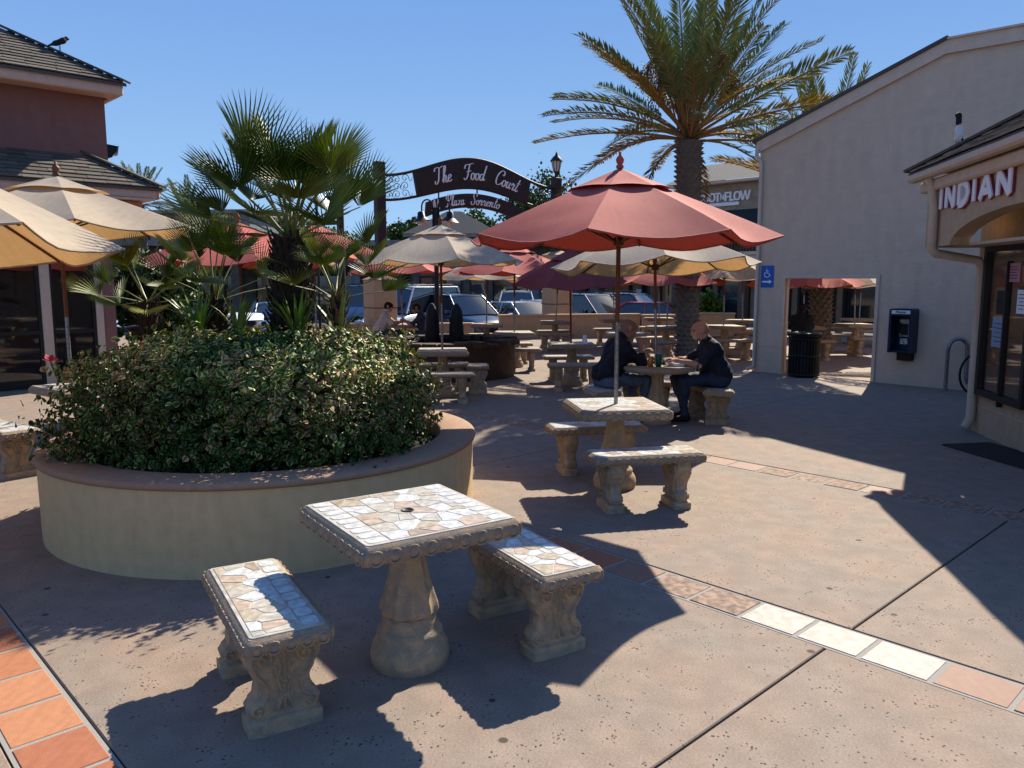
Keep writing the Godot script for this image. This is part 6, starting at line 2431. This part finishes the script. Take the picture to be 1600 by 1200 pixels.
	# tables, benches and umbrellas further back
	var far := [
		[-1.07, -12.2, 0.1, "by the near side of the fountain, under the beige umbrella", "beige", 2.08, "beige umbrella over the table beside the fountain"],
		[-0.62, -19.4, 0.05, "in front of the dark blue parked car", "beige", 1.86, "small far beige umbrella in front of the dark blue car"],
		[0.05, -16.4, 0.1, "just right of the fountain", "red", 1.96, "red umbrella right behind the fountain"],
		[1.02, -13.5, 0.02, "with a white salt shaker, left of the man in black", "maroon", 1.82, "smaller maroon umbrella low behind the big red one"],
		[1.12, -20.7, 0.0, "next to the low wall below the tall pillar", "red", 1.74, "far red umbrella in front of the tall pillar"],
		[2.80, -21.6, 0.1, "near the low wall, behind the man in black", "red", 1.74, "far red umbrella above the man in black"],
		[4.15, -22.4, 0.0, "near the low wall, in front of the red car", "beige", 1.76, "far beige umbrella in front of the red car"],
		[3.55, -18.3, 0.12, "in the middle of the rows behind the two men", "red", 1.78, "red umbrella left of the date palm trunk"],
		[2.35, -16.4, 0.0, "straight behind the round table", "", 0, ""],
		[6.2, -21.3, 0.05, "in the far row right of the date palm trunk", "beige", 1.84, "far beige umbrella right of the date palm trunk"],
		[5.0, -18.7, 0.1, "close to the corner of the grey wall", "beige", 1.88, "beige umbrella beside the corner of the grey wall"],
		[-2.62, -19.2, 0.0, "between the two seated people near the left pillar", "red", 2.0, "red umbrella above the two seated people near the pillar"],
		[8.35, -19.3, 0.1, "seen through the doorway, right of the palm trunk", "beige", 1.70, "beige umbrella seen through the doorway on the right"],
		[6.75, -18.4, 0.0, "seen through the doorway, left of the palm trunk", "red", 1.70, "red umbrella seen through the doorway on the left"],
		[9.6, -22.0, 0.0, "farthest one seen through the doorway", "beige", 1.66, "farthest beige umbrella seen through the doorway"],
	]
	var proto_b: Node3D = null
	rng.seed = 15
	for q in far:
		var p := Vector3(q[0], 0, q[1])
		square_table("stone table " + q[3], p, q[2], "far")
		for k in [[0.66, "front"], [-0.66, "rear"]]:
			var bp := p + Vector3(sin(q[2]) * k[0], 0, cos(q[2]) * k[0])
			var lb: String = k[1] + " bench of the table " + q[3]
			if proto_b == null: proto_b = bench(lb, bp, q[2], "far")
			else: copy(proto_b, "stone_bench", lb, bp, q[2] + rng.randfn() * 0.05)
		if q[4] != "":
			umbrella(q[6], p, q[4], q[5], q[5] + (0.52 if q[4] != "maroon" else 0.46), 1.3 if q[4] != "maroon" else 0.98, rng.randf(), "market umbrellas", Vector2(0.07, 0.1) if q[4] == "maroon" else Vector2(rng.randfn() * 0.02, rng.randfn() * 0.02), 0.72, 0.07)
	umbrella("large red umbrella behind the short left palm", Vector3(-3.8, 0, -11.2), "red", 2.04, 2.56, 1.35, 0.1, "market umbrellas", Vector2.ZERO, 0.72)
	square_table("stone table behind the planter, under the large red umbrella", Vector3(-3.8, 0, -11.2), 0.2, "far")
	umbrella("red umbrella behind the trunk of the tall fan palm", Vector3(-3.45, 0, -14.0), "red", 2.2, 2.74, 1.3, 0.2, "market umbrellas", Vector2.ZERO, 0.72)
	square_table("stone table hidden behind the tall palm trunk", Vector3(-3.45, 0, -14.0), 0.1, "far")
	bench("short stone stool in the shade in front of the fountain", Vector3(-0.55, 0, -12.65), PI / 2 + 0.04, "far", "straight cast stone benches", 0.5)

	# people further away
	pal = [skin, Color(0.48, 0.38, 0.30), Color(0.05, 0.05, 0.06), Color(0.02, 0.02, 0.02), Color(0.015, 0.012, 0.01), skin]
	person("dark haired man in a pale t-shirt sitting by the left pillar", Vector3(-3.14, 0, -19.0), Vector3(1, 0, -0.1), {
		"chest": [0.1, 0.92], "head": [0.2, 1.16, 0.0], "face": [1, -0.2, 0], "short": true, "cap": 4,
		"elbow_l": [0.3, 0.76, -0.22], "hand_l": [0.5, 0.8, -0.1], "elbow_r": [0.3, 0.76, 0.22], "hand_r": [0.5, 0.8, 0.1],
		"knee_l": [0.47, 0.53, -0.13], "knee_r": [0.47, 0.53, 0.13], "ankle_l": [0.42, 0.12, -0.13], "ankle_r": [0.4, 0.12, 0.13]}, pal, 0.022)
	pal = [skin * 0.8, Color(0.03, 0.035, 0.045), Color(0.03, 0.035, 0.05), Color(0.02, 0.02, 0.02), Color(0.02, 0.014, 0.01), skin * 0.7]
	person("person in a dark shirt sitting opposite the man in the pale t-shirt", Vector3(-2.02, 0, -18.8), Vector3(-1, 0, 0.0), {
		"chest": [0.12, 0.90], "head": [0.24, 1.13, 0.0], "face": [1, -0.3, 0], "short": true, "cap": 4,
		"elbow_l": [0.34, 0.76, -0.22], "hand_l": [0.5, 0.85, -0.1], "elbow_r": [0.34, 0.76, 0.22], "hand_r": [0.5, 0.82, 0.1],
		"knee_l": [0.47, 0.53, -0.13], "knee_r": [0.47, 0.53, 0.13], "ankle_l": [0.42, 0.12, -0.13], "ankle_r": [0.4, 0.12, 0.13]}, pal, 0.022)
	pal = [Color(0.1, 0.06, 0.04), Color(0.006, 0.006, 0.007), Color(0.01, 0.01, 0.012), Color(0.01, 0.01, 0.01), Color(0.008, 0.007, 0.006), Color(0.1, 0.06, 0.04)]
	person("person in black sitting with their back to us, seen through the doorway", Vector3(6.33, 0, -17.35), Vector3(0.3, 0, -1), {
		"chest": [0.1, 0.93], "head": [0.18, 1.17, 0.0], "face": [1, -0.2, 0], "cap": 4,
		"elbow_l": [0.26, 0.76, -0.22], "hand_l": [0.45, 0.8, -0.1], "elbow_r": [0.26, 0.76, 0.22], "hand_r": [0.45, 0.8, 0.1],
		"knee_l": [0.47, 0.53, -0.13], "knee_r": [0.47, 0.53, 0.13], "ankle_l": [0.42, 0.12, -0.13], "ankle_r": [0.4, 0.12, 0.13]}, pal, 0.022)

	# by the grey wall
	trash_can("black slatted trash can standing in the doorway of the grey wall", Vector3(5.45, 0, -14.75))
	trash_can("black slatted trash can behind the shrub near the cafe column", Vector3(-7.9, 0.0, -17.0))
	t = thing("bike_rack", "bent steel tube bike rack before the grey wall", "bike rack", Vector3(7.08, 0, -12.85))
	s = S()
	var line := [Vector3(0, 0, 0), Vector3(0, 0.66, 0)]
	for k in 9: line.append(Vector3(0.15 - cos(PI * k / 8.0) * 0.15, 0.7 + sin(PI * k / 8.0) * 0.15, 0.02))
	line.append(Vector3(0.3, 0.3, 0.03))
	for k in 9: line.append(Vector3(0.45 - cos(PI * k / 8.0) * 0.15, 0.24 - sin(PI * k / 8.0) * 0.15, 0.04))
	for k in 9: line.append(Vector3(0.75 - cos(PI * k / 8.0) * 0.15, 0.7 + sin(PI * k / 8.0) * 0.15, 0.05))
	line.append(Vector3(0.9, 0.0, 0.06))
	tube(s, line, 0.03, 10)
	obj("tube", s, M.steel, t)
	t = thing("bicycle", "dark bicycle parked at the rack, mostly behind the downspout", "bicycle", Vector3(7.78, 0, -12.5), 0.25)
	for x in [-0.5, 0.5]:
		s = S()
		var ring := []
		for k in 25: ring.append(Vector3(x + cos(TAU * k / 24) * 0.32, 0.335 + sin(TAU * k / 24) * 0.32, 0))
		tube(s, ring, 0.018, 6, false)
		var w := obj("wheel", s, M.tyre, t)
		for k in 10:
			s = S()
			tube(s, [Vector3(x, 0.335, 0), Vector3(x + cos(TAU * k / 10) * 0.31, 0.335 + sin(TAU * k / 10) * 0.31, 0)], 0.002, 3)
			obj("spoke", s, M.steel, w)
	s = S()
	for q in [[Vector3(-0.5, 0.335, 0), Vector3(-0.12, 0.3, 0)], [Vector3(-0.12, 0.3, 0), Vector3(-0.22, 0.85, 0)], [Vector3(-0.2, 0.72, 0), Vector3(0.36, 0.76, 0)], [Vector3(-0.12, 0.3, 0), Vector3(0.38, 0.68, 0)], [Vector3(-0.5, 0.335, 0), Vector3(-0.2, 0.72, 0)], [Vector3(0.5, 0.335, 0), Vector3(0.34, 0.92, 0)]]: tube(s, q, 0.017, 6)
	obj("frame", s, M.black, t)
	s = S()
	tube(s, [Vector3(0.3, 0.95, -0.28), Vector3(0.36, 0.95, -0.1), Vector3(0.36, 0.95, 0.1), Vector3(0.3, 0.95, 0.28)], 0.015, 6)
	obj("handlebar", s, M.black, t)
	s = S()
	tube(s, [Vector3(-0.36, 0.87, 0), Vector3(-0.2, 0.88, 0), Vector3(-0.08, 0.87, 0)], [0.06, 0.05, 0.02], 8, true, 0.5, Vector3.UP)
	obj("saddle", s, M.black, t)

	# palms and trees
	date_palm("big date palm with a thick scarred trunk and hanging fruit behind the tables", Vector3(3.9, 0, -17.6), 4.75, 0.22, 0.26, 54, 200, true, 0.94)
	date_palm("second date palm whose fronds show over the grey gable roof", Vector3(7.55, 0, -19.4), 3.5, 0.22, 0.27, 34, 300, false, 0.9, 34.0)
	for q in [[-17.3, -38.0, 5.7, "feather palm left of the tall fan palm, beside the cafe roof", 410], [-15.4, -38.5, 5.0, "feather palm just behind the left fans of the tall fan palm", 420]]:
		date_palm(q[3], Vector3(q[0], -0.45, q[1]), q[2], 0.16, 0.12, 26, q[4], false, 0.55).set_meta("group", "far feather palms")
	broad_tree("green tree right of the sign arch, behind the lantern", Vector3(2.0, -0.5, -58), 9.9, 2.6, 1, Color(1.1, 1.0, 1.0))
	broad_tree("green tree showing below the lower board of the sign arch", Vector3(-2.3, -0.5, -60), 7.5, 2.2, 2, Color(1.1, 1.0, 1.0))
	broad_tree("small tree left of the pavilion roof", Vector3(-6.8, -0.5, -54), 6.6, 1.7, 3, Color(0.9, 0.9, 1.0))
	broad_tree("small tree between the brown post and the pavilion", Vector3(-13.2, -0.5, -58), 6.4, 1.9, 4, Color(1.0, 1.1, 1.0))
	broad_tree("tree low behind the trunk of the tall fan palm", Vector3(-17.0, -0.5, -56), 6.0, 2.0, 5, Color(0.8, 0.8, 0.8))
	broad_tree("dark bushy tree between the cafe column and the planter", Vector3(-9.4, -0.4, -20.5), 3.0, 1.5, 6, Color(0.5, 0.5, 0.5))
	broad_tree("small bright bush behind the low wall, right of the date palm trunk", Vector3(6.2, -0.5, -26.8), 1.9, 0.7, 7, Color(1.6, 1.5, 1.2))

	# the car park
	var y := -0.45
	car("white van parked behind the left pillar and the two seated people", "van", Color(0.62, 0.63, 0.65), Vector3(-3.7, y, -29.6), -2.0)
	car("dark blue suv facing us behind the fountain", "suv", Color(0.012, 0.025, 0.06), Vector3(-1.85, y, -29.0), -0.95)
	car("silver sedan to the right of the dark blue suv", "sedan", Color(0.5, 0.52, 0.55), Vector3(0.35, y, -29.6), -1.0)
	car("pale grey sedan left of the tall pillar, its side to us", "sedan", Color(0.42, 0.44, 0.47), Vector3(1.5, y, -32.0), -1.0)
	car("black suv with the sun glinting on it, right of the tall pillar", "suv", Color(0.012, 0.012, 0.014), Vector3(3.0, y, -30.0), -0.9)
	car("dark blue suv behind the red car", "suv", Color(0.014, 0.02, 0.05), Vector3(4.7, y, -31.6), -0.6)
	car("red sedan facing right behind the low wall", "sedan", Color(0.38, 0.02, 0.035), Vector3(5.3, y, -29.4), -0.35)
	car("white pickup truck left of the planter palms", "pickup", Color(0.6, 0.61, 0.62), Vector3(-11.4, y, -28.0), 2.75)
	car("blue hatchback behind the tall palm trunk", "sedan", Color(0.06, 0.12, 0.22), Vector3(-8.6, y, -29.0), -1.2)
	car("white sedan between the cafe column and the palm behind the planter", "sedan", Color(0.62, 0.63, 0.65), Vector3(-14.6, y, -29.5), -1.3)
	car("white suv in the far row behind the silver sedan", "suv", Color(0.58, 0.59, 0.6), Vector3(0.2, y, -37.5), -1.57)
	car("dark suv in the far row left of the tall pillar", "suv", Color(0.02, 0.022, 0.026), Vector3(2.1, y, -36.0), -1.57)
	car("light blue van in the far row behind the white van", "van", Color(0.14, 0.25, 0.42), Vector3(-5.1, y, -36.0), 0.0)
	t = thing("salt_shaker", "white shaker on the table left of the man in black", "shaker", Vector3(1.22, 0.733, -13.3))
	s = S()
	lathe(s, [Vector2(0.05, 0.0), Vector2(0.045, 0.06), Vector2(0.03, 0.1), Vector2(0.035, 0.14), Vector2(0.0, 0.15)], 12)
	obj("jar", s, M.white, t)
	for q in [[Vector3(-3.27, 1.22, -5.6), "pink flower rising above the left tip of the shrub"], [Vector3(-6.1, 0.9, -13.6), "pink flower behind the shrub near the cafe column"]]:
		t = thing("pink_flower", q[1], "flower", q[0])
		s = S()
		s.set_color(Color(0.06, 0.1, 0.02))
		tube(s, [Vector3(0.22, -0.4, -0.1), Vector3(0.03, -0.1, 0), Vector3.ZERO], 0.006, 4)
		obj("stalk", s, M.frond, t)
		s = S()
		s.set_color(Color(0.62, 0.09, 0.17))
		for k in 7:
			var a := TAU * k / 7
			var e := Vector3(cos(a) * 0.055, 0.04 + 0.02 * sin(a * 2), sin(a) * 0.055)
			quad(s, Vector3.ZERO, e * 0.6 + Vector3(-sin(a), 0, cos(a)) * 0.022, e, e * 0.6 - Vector3(-sin(a), 0, cos(a)) * 0.022)
		obj("petals", s, M.frond, t)
